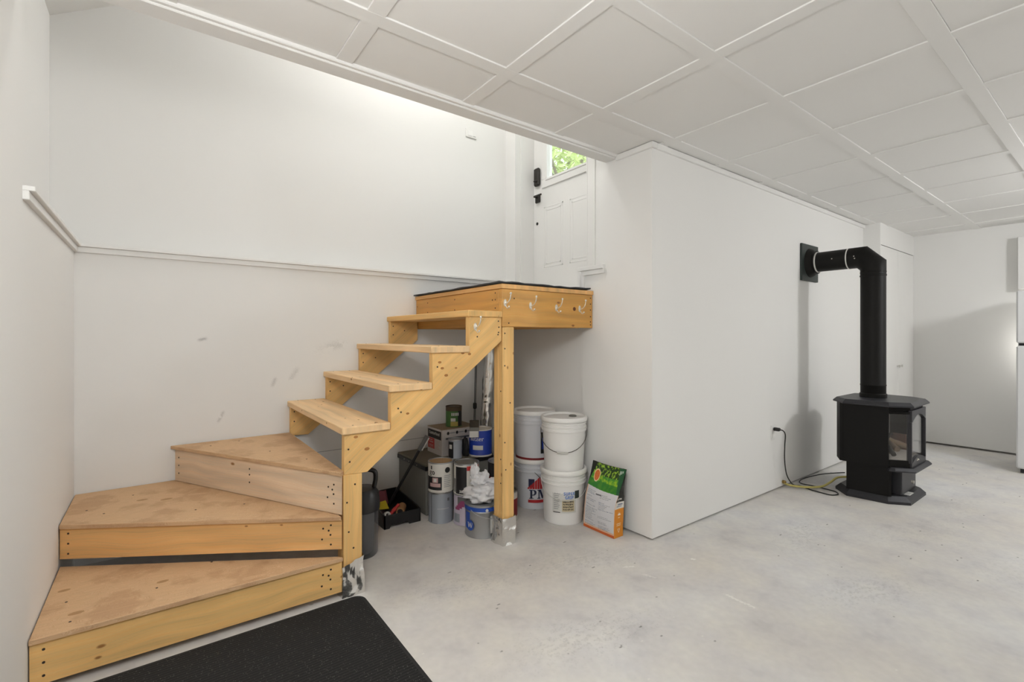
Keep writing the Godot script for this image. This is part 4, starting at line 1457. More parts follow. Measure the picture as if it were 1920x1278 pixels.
# ---------------------------------------------------------------- kitchen side
func build_kitchen() -> void:
	var z0 := -0.698
	var x0 := 6.15
	var t := thing("refrigerator", "white two-door refrigerator standing against the far wall", "refrigerator", Vector3(x0, 0, z0))
	var w := 0.75
	part(t, "body", MB.new().box(Vector3(0.07, 0.05, 0.004), Vector3(0.70, 1.635, w - 0.004), 0.006).mesh(), M.fridge)
	part(t, "gasket", MB.new().box(Vector3(0.05, 0.06, 0.012), Vector3(0.072, 1.628, w - 0.012)).mesh(), M.fridge_gap)
	part(t, "freezer_door", MB.new().box(Vector3(0, 1.163, 0), Vector3(0.055, 1.632, w), 0.012).mesh(), M.fridge)
	part(t, "door", MB.new().box(Vector3(0, 0.045, 0), Vector3(0.055, 1.140, w), 0.012).mesh(), M.fridge)
	for y in [[0.80, 1.12], [1.18, 1.42]]:
		part(t, "handle", MB.new().tube([Vector3(0.004, y[0], w - 0.06), Vector3(-0.035, y[0] + 0.02, w - 0.06), Vector3(-0.035, y[1] - 0.02, w - 0.06), Vector3(0.004, y[1], w - 0.06)], 0.011, 10).mesh(), M.fridge)
	part(t, "toe_grille", MB.new().box(Vector3(0.06, 0.0, 0.02), Vector3(0.68, 0.055, w - 0.02)).mesh(), M.fridge_gap)
	var c := thing("wall_cabinet", "shallow white cabinet hung above the refrigerator", "cabinet", Vector3(6.95, 1.70, -0.779))
	part(c, "body", MB.new().box(Vector3(0.02, 0, 0), Vector3(0.128, 0.53, 0.79), 0.002).mesh(), M.cabinet)
	for k in 2:
		var a := 0.003 + k * 0.396
		var d := part(c, "door", MB.new().box(Vector3(0, 0.004, a), Vector3(0.02, 0.526, a + 0.388), 0.003).mesh(), M.cabinet)
		part(d, "knob", MB.new().lathe([Vector2(0.006, 0), Vector2(0.006, 0.012), Vector2(0.013, 0.018), Vector2(0, 0.026)], 14).mesh(), M.knob, Vector3(0, 0.06, 0.36 + k * 0.07), Vector3(0, 0, PI / 2))
	# a small plug-in night light on the wall behind the refrigerator: its glow shows past the edge
	var n := thing("night_light", "small plug-in night light on the wall behind the refrigerator", "night light", Vector3(FAR_X, 1.10, -0.56))
	part(n, "base", MB.new().box(Vector3(-0.025, -0.05, -0.028), Vector3(0, 0.0, 0.028), 0.006).mesh(), M.white_plastic)
	part(n, "shade", MB.new().lump(Vector3(-0.06, 0.03, 0), Vector3(0.036, 0.04, 0.03), 0.0, 1.0, noise(1, 1.0), 16).mesh(true), M.glow)
	var l := OmniLight3D.new()
	l.name = "bulb"
	n.add_child(l)
	l.position = Vector3(-0.06, 0.03, 0)
	l.light_energy = 0.10
	l.light_color = rgb(255, 252, 246)
	l.light_size = 0.03
	l.omni_range = 6.0
	l.omni_attenuation = 2.0
	l.shadow_enabled = true

# ---------------------------------------------------------------- clutter below the landing
func paint_can(t: Node3D, r: float, h: float, body: Material, lid: Material, rim: Material) -> void:
	part(t, "body", MB.new().lathe([Vector2(0, 0.004), Vector2(r * 0.97, 0.004), Vector2(r, 0.0), Vector2(r + 0.002, 0.003), Vector2(r, 0.007), Vector2(r, h - 0.008)], 44).mesh(), body)
	part(t, "rim", MB.new().lathe([Vector2(r, h - 0.008), Vector2(r + 0.002, h - 0.005), Vector2(r + 0.001, h), Vector2(r * 0.94, h), Vector2(r * 0.93, h - 0.006)], 44).mesh(), rim)
	part(t, "lid", MB.new().lathe([Vector2(r * 0.935, h - 0.006), Vector2(r * 0.80, h - 0.007), Vector2(r * 0.77, h - 0.004), Vector2(0, h - 0.004)], 44).mesh(), lid)

func label(t: Node3D, called: String, r: float, y0: float, y1: float, a0: float, a1: float, m: Material) -> MeshInstance3D:
	return part(t, called, MB.new().wrap(r, r, y0, y1, a0, a1).mesh(), m)

func bail(t: Node3D, r: float, y: float, drop: float, a: float, m: Material, wire := 0.0022) -> MeshInstance3D:
	# a wire handle hanging down on the side towards angle a
	var pts := []
	for k in 17:
		var f := k / 16.0
		var ang := a - PI / 2 + PI * f
		var s := sin(PI * f)
		var rr := r + 0.008 + 0.004 * s
		pts.append(Vector3(sin(ang) * rr, y - drop * pow(s, 0.8), cos(ang) * rr))
	return part(t, "bail_handle", MB.new().tube(pts, wire, 7).mesh(), m)

func bucket(t: Node3D, m: Material, closed_ring: Material) -> void:
	var rb := 0.130
	var rt := 0.146
	var H := 0.345
	var prof := [Vector2(0, 0.006), Vector2(rb - 0.008, 0.006), Vector2(rb - 0.004, 0.0), Vector2(rb, 0.005)]
	for k in 5:
		prof.append(Vector2(lerpf(rb, rt - 0.004, k / 4.0), 0.005 + 0.247 * k / 4.0))
	for k in 3:
		var y := 0.262 + k * 0.024
		prof.append_array([Vector2(rt - 0.003, y - 0.006), Vector2(rt + 0.004, y - 0.003), Vector2(rt + 0.004, y + 0.003), Vector2(rt - 0.002, y + 0.006), Vector2(rt - 0.002, y + 0.015)])
	prof.append(Vector2(rt, 0.332))
	part(t, "body", MB.new().lathe(prof, 56).mesh(), m)
	part(t, "lid", MB.new().lathe([Vector2(rt, 0.322), Vector2(rt + 0.010, 0.324), Vector2(rt + 0.012, 0.340), Vector2(rt + 0.006, H + 0.006), Vector2(rt - 0.006, H + 0.006), Vector2(rt - 0.012, H - 0.008), Vector2(rt - 0.03, H - 0.004), Vector2(0, H - 0.004)], 56).mesh(), closed_ring)
	for s: float in [-1.0, 1.0]:
		part(t, "handle_ear", MB.new().lathe([Vector2(0.012, 0), Vector2(0.012, 0.008), Vector2(0, 0.010)], 14).mesh(), m, Vector3(0, 0.268, 0) + Vector3(s * 0.143, 0, 0), Vector3(0, 0, -s * PI / 2))

func build_clutter() -> void:
	# ---- buckets
	var FB := Vector3(2.190, 0, -2.350)
	var RB := Vector3(2.215, 0, -2.690)
	var t := thing("plastic_bucket", "white lidded bucket with blue lettering and a taped note, below another bucket", "bucket", FB, towards_camera(FB.x, FB.z))
	bucket(t, M.white_plastic, M.white_lid)
	var lb := label(t, "label", 0.1400, 0.085, 0.232, -0.52, 0.62, M.paper)
	lb.set_meta("label", "pale printed label")
	part(lb, "lettering", bent_text("SUPER", 0.020, 0.1412, 0.208, 0.28, false, 0.0, 0.9), M.label_blue)
	part(lb, "lettering", bent_text("GRIP", 0.020, 0.1412, 0.184, 0.28, false, 0.0, 0.9), M.label_blue)
	part(lb, "green_corner", MB.new().wrap(0.1409, 0.1409, 0.175, 0.225, 0.55, 0.80).mesh(), M.plate_green)
	for k in 9:
		part(lb, "print_line", MB.new().wrap(0.1408, 0.1408, 0.205 - k * 0.012, 0.209 - k * 0.012, -0.45, -0.45 + 0.28 - 0.03 * (k % 3)).mesh(), M.grey_ink)
	part(lb, "print_line", MB.new().wrap(0.1408, 0.1408, 0.086, 0.091, -0.48, -0.15).mesh(), M.ink)
	var note := label(t, "tape_note", 0.1414, 0.095, 0.170, -0.06, 0.52, M.tape)
	note.set_meta("label", "beige tape with black marker scribble")
	var r := RandomNumberGenerator.new()
	r.seed = 14
	for line in 4:
		var a := -0.01
		while a < 0.46:
			var y := 0.157 - line * 0.0165
			var wv := r.randf_range(0.015, 0.035)
			part(note, "marker_stroke", MB.new().wrap(0.1418, 0.1418, y - r.randf_range(0.002, 0.006), y + r.randf_range(0.002, 0.006), a, a + wv).mesh(), M.ink)
			a += wv + r.randf_range(0.008, 0.02)
	bail(t, 0.143, 0.268, 0.10, 0.15, M.grip, 0.0022)
	var t2 := thing("plastic_bucket", "plain white bucket with a hanging wire handle, on top of another white bucket", "bucket", FB + Vector3(0.004, 0.3415, 0.0), towards_camera(FB.x, FB.z))
	bucket(t2, M.white_plastic, M.white_lid)
	var bh := bail(t2, 0.146, 0.268, 0.135, -0.05, M.wire, 0.0026)
	var gp := []
	for k in 7:
		var a := -0.05 - 0.22 + 0.44 * k / 6.0
		gp.append(Vector3(sin(a) * 0.158, 0.134, cos(a) * 0.158))
	part(bh, "grip", MB.new().tube(gp, 0.0065, 10).mesh(), M.grip)
	part(t2, "spout_cap", MB.new().lathe([Vector2(0.026, 0), Vector2(0.026, 0.006), Vector2(0.02, 0.010), Vector2(0, 0.010)], 20).mesh(), M.grey_paint, Vector3(0.06, 0.341, -0.02))
	var t3 := thing("plastic_bucket", "pale bucket printed with a red roof and the navy letters PM", "bucket", RB, towards_camera(RB.x, RB.z))
	bucket(t3, M.bucket_grey, M.white_lid)
	var lr := 0.1412
	var logo := part(t3, "logo", MB.new().wrap(lr, lr, 0.052, 0.072, -0.30, 0.85).mesh(), M.logo_red)
	logo.set_meta("label", "red and navy printed logo")
	part(logo, "letters", bent_text("PM", 0.062, lr + 0.0006, 0.110, 0.24, true, 0.0, 1.05), M.navy)
	part(logo, "navy_block", MB.new().wrap(lr, lr, 0.158, 0.218, -0.28, 0.02).mesh(), M.navy)
	for k in 9:
		var a0 := -0.34 + k * 0.125
		var f0 := clampf(1.0 - absf((a0 + 0.06) - 0.28) / 0.66, 0.0, 1.0)
		if f0 > 0.05:
			var sm2 := MB.new()
			var q := []
			for c in [[a0 + 0.008, 0], [a0 + 0.117, 0], [a0 + 0.117, 1], [a0 + 0.008, 1]]:
				var ang: float = c[0]
				var hh: float = 0.148 + 0.085 * c[1] * clampf(1.0 - absf(ang - 0.28) / 0.66, 0.0, 1.0)
				var rr: float = lr + 0.0012 + 0.002 * c[1]
				q.append(Vector3(sin(ang) * rr, hh, cos(ang) * rr))
			sm2.face(q, Vector3(sin(a0), 0, cos(a0)))
			part(logo, "roof_stripe", sm2.mesh(), M.logo_red)
	bail(t3, 0.143, 0.268, 0.11, 1.6, M.wire)
	var t4 := thing("plastic_bucket", "pale lidded bucket with a dark blue label, standing on the PM bucket", "bucket", RB + Vector3(0, 0.3415, 0), towards_camera(RB.x, RB.z))
	bucket(t4, M.bucket_grey, M.white_lid)
	var band := label(t4, "red_band", 0.1325, 0.002, 0.022, -PI, PI, M.maroon)
	band.set_meta("label", "dark red band")
	var bl := label(t4, "label", 0.1400, 0.055, 0.205, 0.34, 0.9, M.ink)
	part(bl, "blue_picture", MB.new().wrap(0.1407, 0.1407, 0.085, 0.165, 0.40, 0.85).mesh(), M.blue_can)
	# ---- bag
	build_bag()
	# ---- paint cans
	var r1 := 0.081
	var h1 := 0.198
	var G := Vector3(1.520, 0, -2.826)
	var c1 := thing("paint_can", "plain dull grey paint can carrying the white can", "paint can", G, towards_camera(G.x, G.z))
	paint_can(c1, r1, h1, M.tin_dull, M.tin, M.tin)
	label(c1, "seam", r1 + 0.0006, 0.008, h1 - 0.01, -0.86, -0.80, M.ink)
	label(c1, "smudge", r1 + 0.0006, 0.145, 0.165, 0.55, 0.75, M.grey_plastic)
	label(c1, "crease", r1 + 0.0006, 0.096, 0.099, -0.3, 0.7, M.paper)
	var c2 := thing("paint_can", "white paint can with a tan paint-stained lid and a sofa picture", "paint can", G + Vector3(0, h1, 0), towards_camera(G.x, G.z))
	paint_can(c2, r1 + 0.002, h1, M.can_white, M.dried_paint, M.tin)
	label(c2, "black_base", r1 + 0.0035, 0.0, 0.006, -PI, PI, M.ink)
	var pic := label(c2, "picture", r1 + 0.0028, 0.022, 0.108, -1.35, 0.08, M.ink)
	pic.set_meta("label", "dark picture of a pink sofa")
	part(pic, "sofa", MB.new().wrap(r1 + 0.0033, r1 + 0.0033, 0.042, 0.066, -0.95, -0.02).mesh(), M.sofa)
	part(pic, "cushion", MB.new().wrap(r1 + 0.0033, r1 + 0.0033, 0.070, 0.102, -0.70, -0.22).mesh(), M.sofa)
	part(pic, "lamp_shape", MB.new().wrap(r1 + 0.0036, r1 + 0.0036, 0.075, 0.096, -0.58, -0.34).mesh(), M.paper)
	part(c2, "lettering", bent_text("go", 0.030, r1 + 0.003, 0.136, -0.74), M.ink)
	label(c2, "mark", r1 + 0.0028, 0.155, 0.178, -0.86, -0.74, M.ink)
	for k in 7:
		label(c2, "print_line", r1 + 0.0028, 0.112 - k * 0.012, 0.116 - k * 0.012, 0.25, 0.85 - 0.06 * (k % 3), M.grey_ink)
	var spot := MB.new().lathe([Vector2(0.019, 0), Vector2(0.017, 0.003), Vector2(0, 0.003)], 20).mesh()
	part(c2, "ear_button", spot, M.ink, Vector3(sin(0.55), 0, cos(0.55)) * (r1 + 0.002) + Vector3(0, 0.150, 0), Vector3(PI / 2, 0.55, 0))
	var S2 := Vector3(1.640, 0, -2.695)
	var c3 := thing("paint_can", "lilac paint can with a plum brush stroke, at the bottom behind the silver pail", "paint can", S2, towards_camera(S2.x, S2.z))
	paint_can(c3, 0.083, h1, M.pink_label, M.tin, M.tin)
	label(c3, "dark_patch", 0.0836, 0.13, 0.185, -0.75, 0.25, M.grey_plastic)
	for k in 5:
		label(c3, "brush_stroke", 0.0840, 0.10 + k * 0.011, 0.117 + k * 0.011, -1.0 + k * 0.13, -0.55 + k * 0.2, M.plum)
	label(c3, "grey_patch", 0.0836, 0.02, 0.075, -1.2, -0.55, M.tin_dull)
	var c4 := thing("paint_can", "black and white paint can with a red label stripe and letter F", "paint can", S2 + Vector3(0, h1, 0), towards_camera(S2.x, S2.z))
	paint_can(c4, 0.083, h1, M.can_white, M.grey_paint, M.tin)
	label(c4, "black_panel", 0.0836, 0.004, 0.180, -0.95, 0.02, M.ink)
	label(c4, "grey_panel", 0.0838, 0.012, 0.10, -1.25, -0.98, M.grey_plastic)
	label(c4, "red_stripe", 0.0836, 0.158, 0.186, 0.03, 1.2, M.red)
	part(c4, "lettering", bent_text("F", 0.030, 0.084, 0.118, 0.40), M.ink)
	part(c4, "lettering", bent_text("388", 0.017, 0.0842, 0.022, -0.36), M.paper)
	var T3 := Vector3(1.868, 0, -2.575)
	var c5 := thing("paint_can", "white paint can with a dark red label, behind the foil-footed post", "paint can", T3, towards_camera(T3.x, T3.z))
	paint_can(c5, 0.083, h1, M.can_white, M.grey_paint, M.tin)
	label(c5, "red_panel", 0.0836, 0.035, 0.150, -1.5, 1.5, M.maroon)
	var c6 := thing("paint_can", "dark paint can with a maroon label, stacked behind the white plastic bag", "paint can", T3 + Vector3(-0.022, h1, -0.022), towards_camera(T3.x, T3.z))
	paint_can(c6, 0.083, h1, M.black_soft, M.tin, M.tin)
	label(c6, "red_panel", 0.0836, 0.03, 0.10, -1.5, 1.5, M.maroon)
	# ---- silver pail with a blue top band
	var PL := Vector3(1.634, 0, -2.488)
	var pl := thing("metal_pail", "silver metal pail with a blue top band and round blue emblem", "pail", PL, towards_camera(PL.x, PL.z))
	var pr := 0.110
	var ph := 0.198
	part(pl, "body", MB.new().lathe([Vector2(0, 0.004), Vector2(pr - 0.004, 0.004), Vector2(pr, 0.0), Vector2(pr + 0.002, 0.004), Vector2(pr, 0.010), Vector2(pr, 0.150), Vector2(pr + 0.003, 0.154), Vector2(pr + 0.003, 0.158), Vector2(pr, 0.162), Vector2(pr, ph - 0.004)], 56).mesh(), M.tin)
	part(pl, "lid", MB.new().lathe([Vector2(pr, ph - 0.012), Vector2(pr + 0.005, ph - 0.010), Vector2(pr + 0.005, ph), Vector2(pr - 0.006, ph), Vector2(pr - 0.010, ph - 0.006), Vector2(0, ph - 0.006)], 56).mesh(), M.tin)
	label(pl, "blue_band", pr + 0.0036, 0.163, 0.187, -PI, PI, M.blue)
	label(pl, "blue_edge", pr + 0.0008, 0.05, 0.163, -1.25, -0.80, M.blue)
	var em := part(pl, "emblem", MB.new().lathe([Vector2(0.032, 0), Vector2(0.032, 0.001), Vector2(0, 0.001)], 30).mesh(), M.blue, Vector3(sin(-0.78), 0, cos(-0.78)) * (pr + 0.0015) + Vector3(0, 0.075, 0), Vector3(PI / 2, -0.78, 0))
	em.set_meta("label", "round blue emblem with a white W")
	part(pl, "emblem_letter", bent_text("W", 0.030, pr + 0.0042, 0.077, -0.76, true), M.paper)
	label(pl, "paper_tag", pr + 0.0012, 0.03, 0.135, 0.42, 0.9, M.paper)
	bail(pl, pr, 0.172, 0.055, 0.9, M.tin, 0.0022)
	part(pl, "handle_ear", MB.new().lathe([Vector2(0.009, 0), Vector2(0.009, 0.004), Vector2(0, 0.006)], 12).mesh(), M.paper, Vector3(sin(0.22), 0, cos(0.22)) * (pr + 0.003) + Vector3(0, 0.172, 0), Vector3(PI / 2, 0.22, 0))
	# white plastic bag bunched on the pail lid
	var bf := noise(121, 1.0, 3)
	var wb := MB.new()
	var b1 := noise(122, 1.0, 1)
	wb.lump(Vector3(-0.005, 0.040, 0.0), Vector3(0.108, 0.050, 0.085), 0.40, 1.7, b1, 36, 0.0)
	wb.lump(Vector3(0.03, 0.060, 0.02), Vector3(0.080, 0.040, 0.06), 0.5, 2.0, b1, 32, 0.0)
	wb.lump(Vector3(-0.028, 0.105, -0.03), Vector3(0.048, 0.050, 0.036), 0.5, 1.8, b1, 28)
	wb.lump(Vector3(-0.050, 0.160, -0.035), Vector3(0.027, 0.058, 0.024), 0.4, 1.6, b1, 26)
	wb.lump(Vector3(0.014, 0.130, -0.035), Vector3(0.024, 0.044, 0.022), 0.4, 1.7, b1, 26)
	wb.lump(Vector3(0.058, 0.108, -0.03), Vector3(0.058, 0.018, 0.028), 0.5, 1.8, b1, 26)
	one("plastic_bag", wb.mesh(true), M.film, "crumpled white plastic bag lying on the silver pail", "bag", PL + Vector3(0.0, 0.1985, 0.0), Vector3(0, towards_camera(PL.x, PL.z), 0))
	# ---- storage trunk behind the cans
	var bin := thing("storage_trunk", "grey storage trunk with a dark edged lid, behind the paint cans", "trunk", Vector3(1.465, 0, -3.385))
	part(bin, "body", MB.new().box(Vector3(0, 0, 0.0), Vector3(0.545, 0.312, 0.452), 0.006).mesh(), M.bin)
	part(bin, "lid", MB.new().box(Vector3(-0.008, 0.336, -0.005), Vector3(0.552, 0.350, 0.460), 0.004).mesh(), M.bin_lid)
	part(bin, "lid_edge", MB.new().box(Vector3(-0.010, 0.308, -0.006), Vector3(0.554, 0.338, 0.462), 0.003).mesh(), M.black_plastic)
	for z in [0.12, 0.2, 0.33]:
		part(bin, "rivet", MB.new().lathe([Vector2(0.005, 0), Vector2(0.003, 0.003), Vector2(0, 0.004)], 8).mesh(), M.chrome, Vector3(-0.010, 0.323, z), Vector3(0, 0, PI / 2))
	# ---- printed carton on the trunk
	var cb := thing("carton", "white printed carton with a black and red label on the storage trunk", "box", Vector3(1.655, 0.350, -3.290))
	part(cb, "body", MB.new().box(Vector3(0, 0, 0), Vector3(0.305, 0.190, 0.232), 0.002).mesh(), M.carton)
	part(cb, "flap", MB.new().box(Vector3(0.001, 0.190, 0.002), Vector3(0.150, 0.194, 0.230)).mesh(), M.carton_top)
	part(cb, "flap", MB.new().box(Vector3(0.153, 0.190, 0.002), Vector3(0.304, 0.195, 0.230)).mesh(), M.carton_top)
	var bl2 := part(cb, "black_label", MB.new().box(Vector3(-0.0008, 0.115, 0.012), Vector3(0.001, 0.176, 0.218)).mesh(), M.ink)
	part(bl2, "lettering", flat_text("Centerfeed", 0.022), M.paper, Vector3(-0.0014, 0.152, 0.115), Vector3(0, -PI / 2, 0))
	var rl := part(cb, "red_label", MB.new().box(Vector3(-0.0008, 0.035, 0.014), Vector3(0.001, 0.112, 0.115)).mesh(), M.red)
	part(rl, "lettering", flat_text("PIPE", 0.024), M.sofa, Vector3(-0.0014, 0.052, 0.065), Vector3(0, -PI / 2, 0))
	for k in 2:
		part(rl, "print_line", MB.new().box(Vector3(-0.0013, 0.078 + k * 0.016, 0.035 + 0.012 * k), Vector3(0, 0.086 + k * 0.016, 0.095 - 0.012 * k)).mesh(), M.sofa)
	for k in 7:
		part(cb, "print_line", MB.new().box(Vector3(-0.0008, 0.040 + k * 0.010, 0.128), Vector3(0, 0.043 + k * 0.010, 0.20 - 0.012 * (k % 3))).mesh(), M.sofa)
	for k in 3:
		part(cb, "icon", MB.new().lump(Vector3(0.05 + k * 0.075, 0.163, 0.2325), Vector3(0.011, 0.012, 0.0012), 0.3, 3.0, bf, 10).mesh(), M.ink)
		part(cb, "print_line", MB.new().box(Vector3(0.064 + k * 0.075, 0.160, 0.2318), Vector3(0.108 + k * 0.075, 0.168, 0.2328)).mesh(), M.grey_ink)
	part(cb, "grey_band", MB.new().box(Vector3(0.03, 0.118, 0.2318), Vector3(0.30, 0.132, 0.2328)).mesh(), M.grey_plastic)
	# ---- small cans around the carton
	var gc := thing("paint_can", "small green can with an olive lid on top of the carton", "paint can", Vector3(1.805, 0.545, -3.150), towards_camera(1.805, -3.15))
	paint_can(gc, 0.060, 0.152, M.green_label, M.olive_lid, M.olive_lid)
	label(gc, "olive_band", 0.0606, 0.118, 0.146, -PI, PI, M.olive_lid)
	label(gc, "yellow_band", 0.0606, 0.006, 0.040, -0.4, 0.55, M.yellow_label)
	label(gc, "dark_edge", 0.0606, 0.006, 0.118, 0.55, 1.4, M.ink)
	for k in 5:
		label(gc, "block_letter", 0.0610, 0.084, 0.106, -0.30 + k * 0.20, -0.17 + k * 0.20, M.paper)
	label(gc, "white_shape", 0.0610, 0.042, 0.066, -0.38, 0.22, M.paper)
	var sc := thing("paint_can", "small grey tin with a black label beside the carton", "paint can", Vector3(1.726, 0.350, -2.990), towards_camera(1.726, -2.99))
	paint_can(sc, 0.049, 0.135, M.tin_dull, M.tin, M.tin)
	label(sc, "black_label", 0.0496, 0.006, 0.120, -1.3, -0.28, M.ink)
	label(sc, "pale_mark", 0.0500, 0.070, 0.100, -1.0, -0.5, M.paper)
	var bc := thing("paint_can", "blue paint can with white lid on the storage trunk", "paint can", Vector3(1.920, 0.350, -2.956), towards_camera(1.92, -2.956))
	paint_can(bc, 0.084, 0.195, M.blue_can, M.can_white, M.can_white)
	label(bc, "white_base", 0.0862, 0.0, 0.012, -PI, PI, M.can_white)
	label(bc, "white_label", 0.0846, 0.050, 0.082, -0.70, 0.22, M.can_white)
	part(bc, "lettering", bent_text("Bitzer", 0.026, 0.0848, 0.128, -0.36, true), M.paper)
	var bb := thing("sanding_block", "dark brown block with a white label on the blue can", "block", Vector3(1.849, 0.545, -2.929), towards_camera(1.849, -2.929))
	part(bb, "block", MB.new().box(Vector3(-0.034, 0.0, -0.02), Vector3(0.034, 0.066, 0.024), 0.002).mesh(), M.brown_block)
	part(bb, "sleeve", MB.new().box(Vector3(-0.036, -0.052, 0.025), Vector3(0.034, 0.020, 0.030), 0.001).mesh(), M.grey_paint)
	part(bb, "label", MB.new().box(Vector3(-0.034, -0.050, 0.030), Vector3(0.030, -0.006, 0.031)).mesh(), M.paper)
	var pb := MB.new()
	pb.lump(Vector3(0, 0.06, 0), Vector3(0.021, 0.075, 0.036), 0.5, 1.7, bf, 24, 0.0)
	one("black_bag", pb.mesh(true), M.black_soft, "crumpled black plastic bag between two small cans on the trunk", "bag", Vector3(1.806, 0.350, -2.985))
	# ---- leaning foil roll and rod
	var fr := thing("foil_roll", "tall roll of silver foil insulation leaning behind the landing post", "roll", Vector3(2.115, 0, -3.22))
	var rp := []
	for k in 15:
		var f := k / 14.0
		rp.append(Vector3(0.10 * f, 0.006 + 1.20 * f, -0.03 * f))
	var rm := MB.new().tube(rp, 0.045, 18)
	for i in rm.v.size():
		var p := rm.v[i]
		rm.v[i] += Vector3(bf.get_noise_3d(p.x * 40, p.y * 14, p.z * 40), 0, bf.get_noise_3d(p.z * 40, p.y * 14 + 9, p.x * 40)) * 0.014
	part(fr, "sheet", rm.mesh(), M.foil)
	var rod := thing("metal_rod", "thin dark rod leaning on the wall beside the foil roll", "rod", Vector3(2.045, 0.0, -3.26))
	part(rod, "shaft", MB.new().tube([Vector3(0, 0.0, 0), Vector3(0.115, 1.22, -0.125)], 0.009, 10).mesh(), M.grey_plastic)
	part(rod, "clamp", MB.new().lathe([Vector2(0.012, 0), Vector2(0.016, 0.01), Vector2(0.016, 0.04), Vector2(0.012, 0.05)], 12).mesh(), M.black_plastic, Vector3(0.059, 0.625, -0.064))
	# ---- black tool tray and its contents
	var tx := Vector3(1.150, 0, -2.882)
	var tr := thing("tool_tray", "black plastic tool tray with painting tools, on the floor under the stair", "tray", tx)
	var L := 0.250
	var D := 0.40
	part(tr, "bottom", MB.new().box(Vector3(0.005, 0.020, -D + 0.005), Vector3(L - 0.005, 0.028, -0.005)).mesh(), M.black_plastic)
	part(tr, "front_wall", MB.new().prism(PackedVector2Array([Vector2(0, 0.0), Vector2(0.035, 0.0), Vector2(0.045, 0.020), Vector2(0.16, 0.020), Vector2(0.17, 0.0), Vector2(L, 0.0), Vector2(L - 0.006, 0.085), Vector2(0.0, 0.085)]), Vector3(0, 0, -0.008), Vector3.RIGHT, Vector3.UP, Vector3(0, 0, 0.008)).mesh(), M.black_plastic)
	part(tr, "back_wall", MB.new().box(Vector3(0, 0, -D), Vector3(L, 0.125, -D + 0.008), 0.002).mesh(), M.black_plastic)
	for s in [0.0, L - 0.008]:
		part(tr, "side_wall", MB.new().prism(PackedVector2Array([Vector2(0, 0), Vector2(D, 0), Vector2(D, 0.125), Vector2(0.06, 0.095), Vector2(0, 0.085)]), Vector3(s, 0, 0), Vector3.FORWARD, Vector3.UP, Vector3(0.008, 0, 0)).mesh(), M.black_plastic)
	var cl := MB.new()
	for i in 10:
		for j in 6:
			var q := []
			for c in [[0, 0], [1, 0], [1, 1], [0, 1]]:
				var u: float = (i + c[0]) / 10.0
				var v2: float = (j + c[1]) / 6.0
				q.append(Vector3(0.02 + u * 0.13, 0.050 + v2 * 0.085, -0.30 - 0.05 * v2 + 0.012 * sin(u * 9.0)))
			cl.face(q, Vector3.BACK)
			var q2 := []
			for p in q:
				q2.append(p + Vector3(0, 0, -0.004))
			cl.face(q2, Vector3.FORWARD)
	one("cleaning_cloth", cl.mesh(), M.pink_cloth, "dull pink cloth draped in the black tool tray", "cloth", tx)
	var ys := MB.new().prism(PackedVector2Array([Vector2(0, 0), Vector2(0.085, -0.010), Vector2(0.075, 0.050), Vector2(0.015, 0.045)]), Vector3(0.025, 0.062, -0.20), Vector3.RIGHT, Vector3(0, 0.8, -0.6), Vector3(0, 0.003, 0.003))
	one("putty_knife", ys.mesh(), M.yellow, "yellow plastic spreader in the black tool tray", "spreader", tx)
	var rc := thing("roller_core", "tan cardboard roller tube in the black tool tray", "tube", tx + Vector3(0.170, 0.058, -0.13), -0.55)
	part(rc, "tube", MB.new().lathe([Vector2(0.018, -0.05), Vector2(0.028, -0.05), Vector2(0.028, 0.05), Vector2(0.018, 0.05), Vector2(0.018, -0.05)], 24).mesh(), M.cardboard, Vector3.ZERO, Vector3(PI / 2, 0, 0))
	part(rc, "end_plug", MB.new().lathe([Vector2(0, -0.045), Vector2(0.0, 0.047), Vector2(0.018, 0.047), Vector2(0.018, -0.045)], 16).mesh(), M.black_soft, Vector3.ZERO, Vector3(PI / 2, 0, 0))
	var tp := one("tape_roll", MB.new().lathe([Vector2(0.012, 0), Vector2(0.021, 0), Vector2(0.021, 0.018), Vector2(0.012, 0.018), Vector2(0.012, 0)], 24).mesh(), M.paper, "small white tape ring in the black tool tray", "tape", tx + Vector3(0.035, 0.070, -0.055), Vector3(PI / 2 - 0.3, 0.2, 0))
	for k in 2:
		one("screwdriver_handle", MB.new().lathe([Vector2(0, 0), Vector2(0.010, 0.002), Vector2(0.012, 0.02), Vector2(0.009, 0.04), Vector2(0.012, 0.06), Vector2(0, 0.064)], 14).mesh(), M.red, ["red tool handle lying next to the white tape ring in the tray", "red tool handle lying next to the tan tube in the tray"][k], "tool handle", tx + Vector3(0.062 + 0.035 * k, 0.055 + 0.012 * k, -0.075 - 0.03 * k), Vector3(0.2, 0.4, -PI / 2 + 0.5), "red tool handles in the tray")
	var ph2 := thing("paint_roller", "black paint roller pole with a grey end leaning on the trunk", "paint roller", Vector3(1.262, 0.030, -3.13))
	part(ph2, "shaft", MB.new().tube([Vector3.ZERO, Vector3(0.205, 0.425, 0.115)], 0.010, 12).mesh(), M.black_plastic)
	part(ph2, "grip_end", MB.new().tube([Vector3(0.195, 0.404, 0.110), Vector3(0.243, 0.500, 0.136)], 0.016, 14).mesh(), M.grey_plastic)
	part(ph2, "bright_strip", MB.new().tube([Vector3(0.208, 0.404, 0.124), Vector3(0.250, 0.488, 0.147)], 0.006, 8).mesh(), M.grip)
	# ---- vacuum canister under the stringer
	var vc := thing("vacuum_canister", "smoky clear canister with a black handled top beside the newel post", "canister", Vector3(0.925, 0, -2.640), towards_camera(0.925, -2.64))
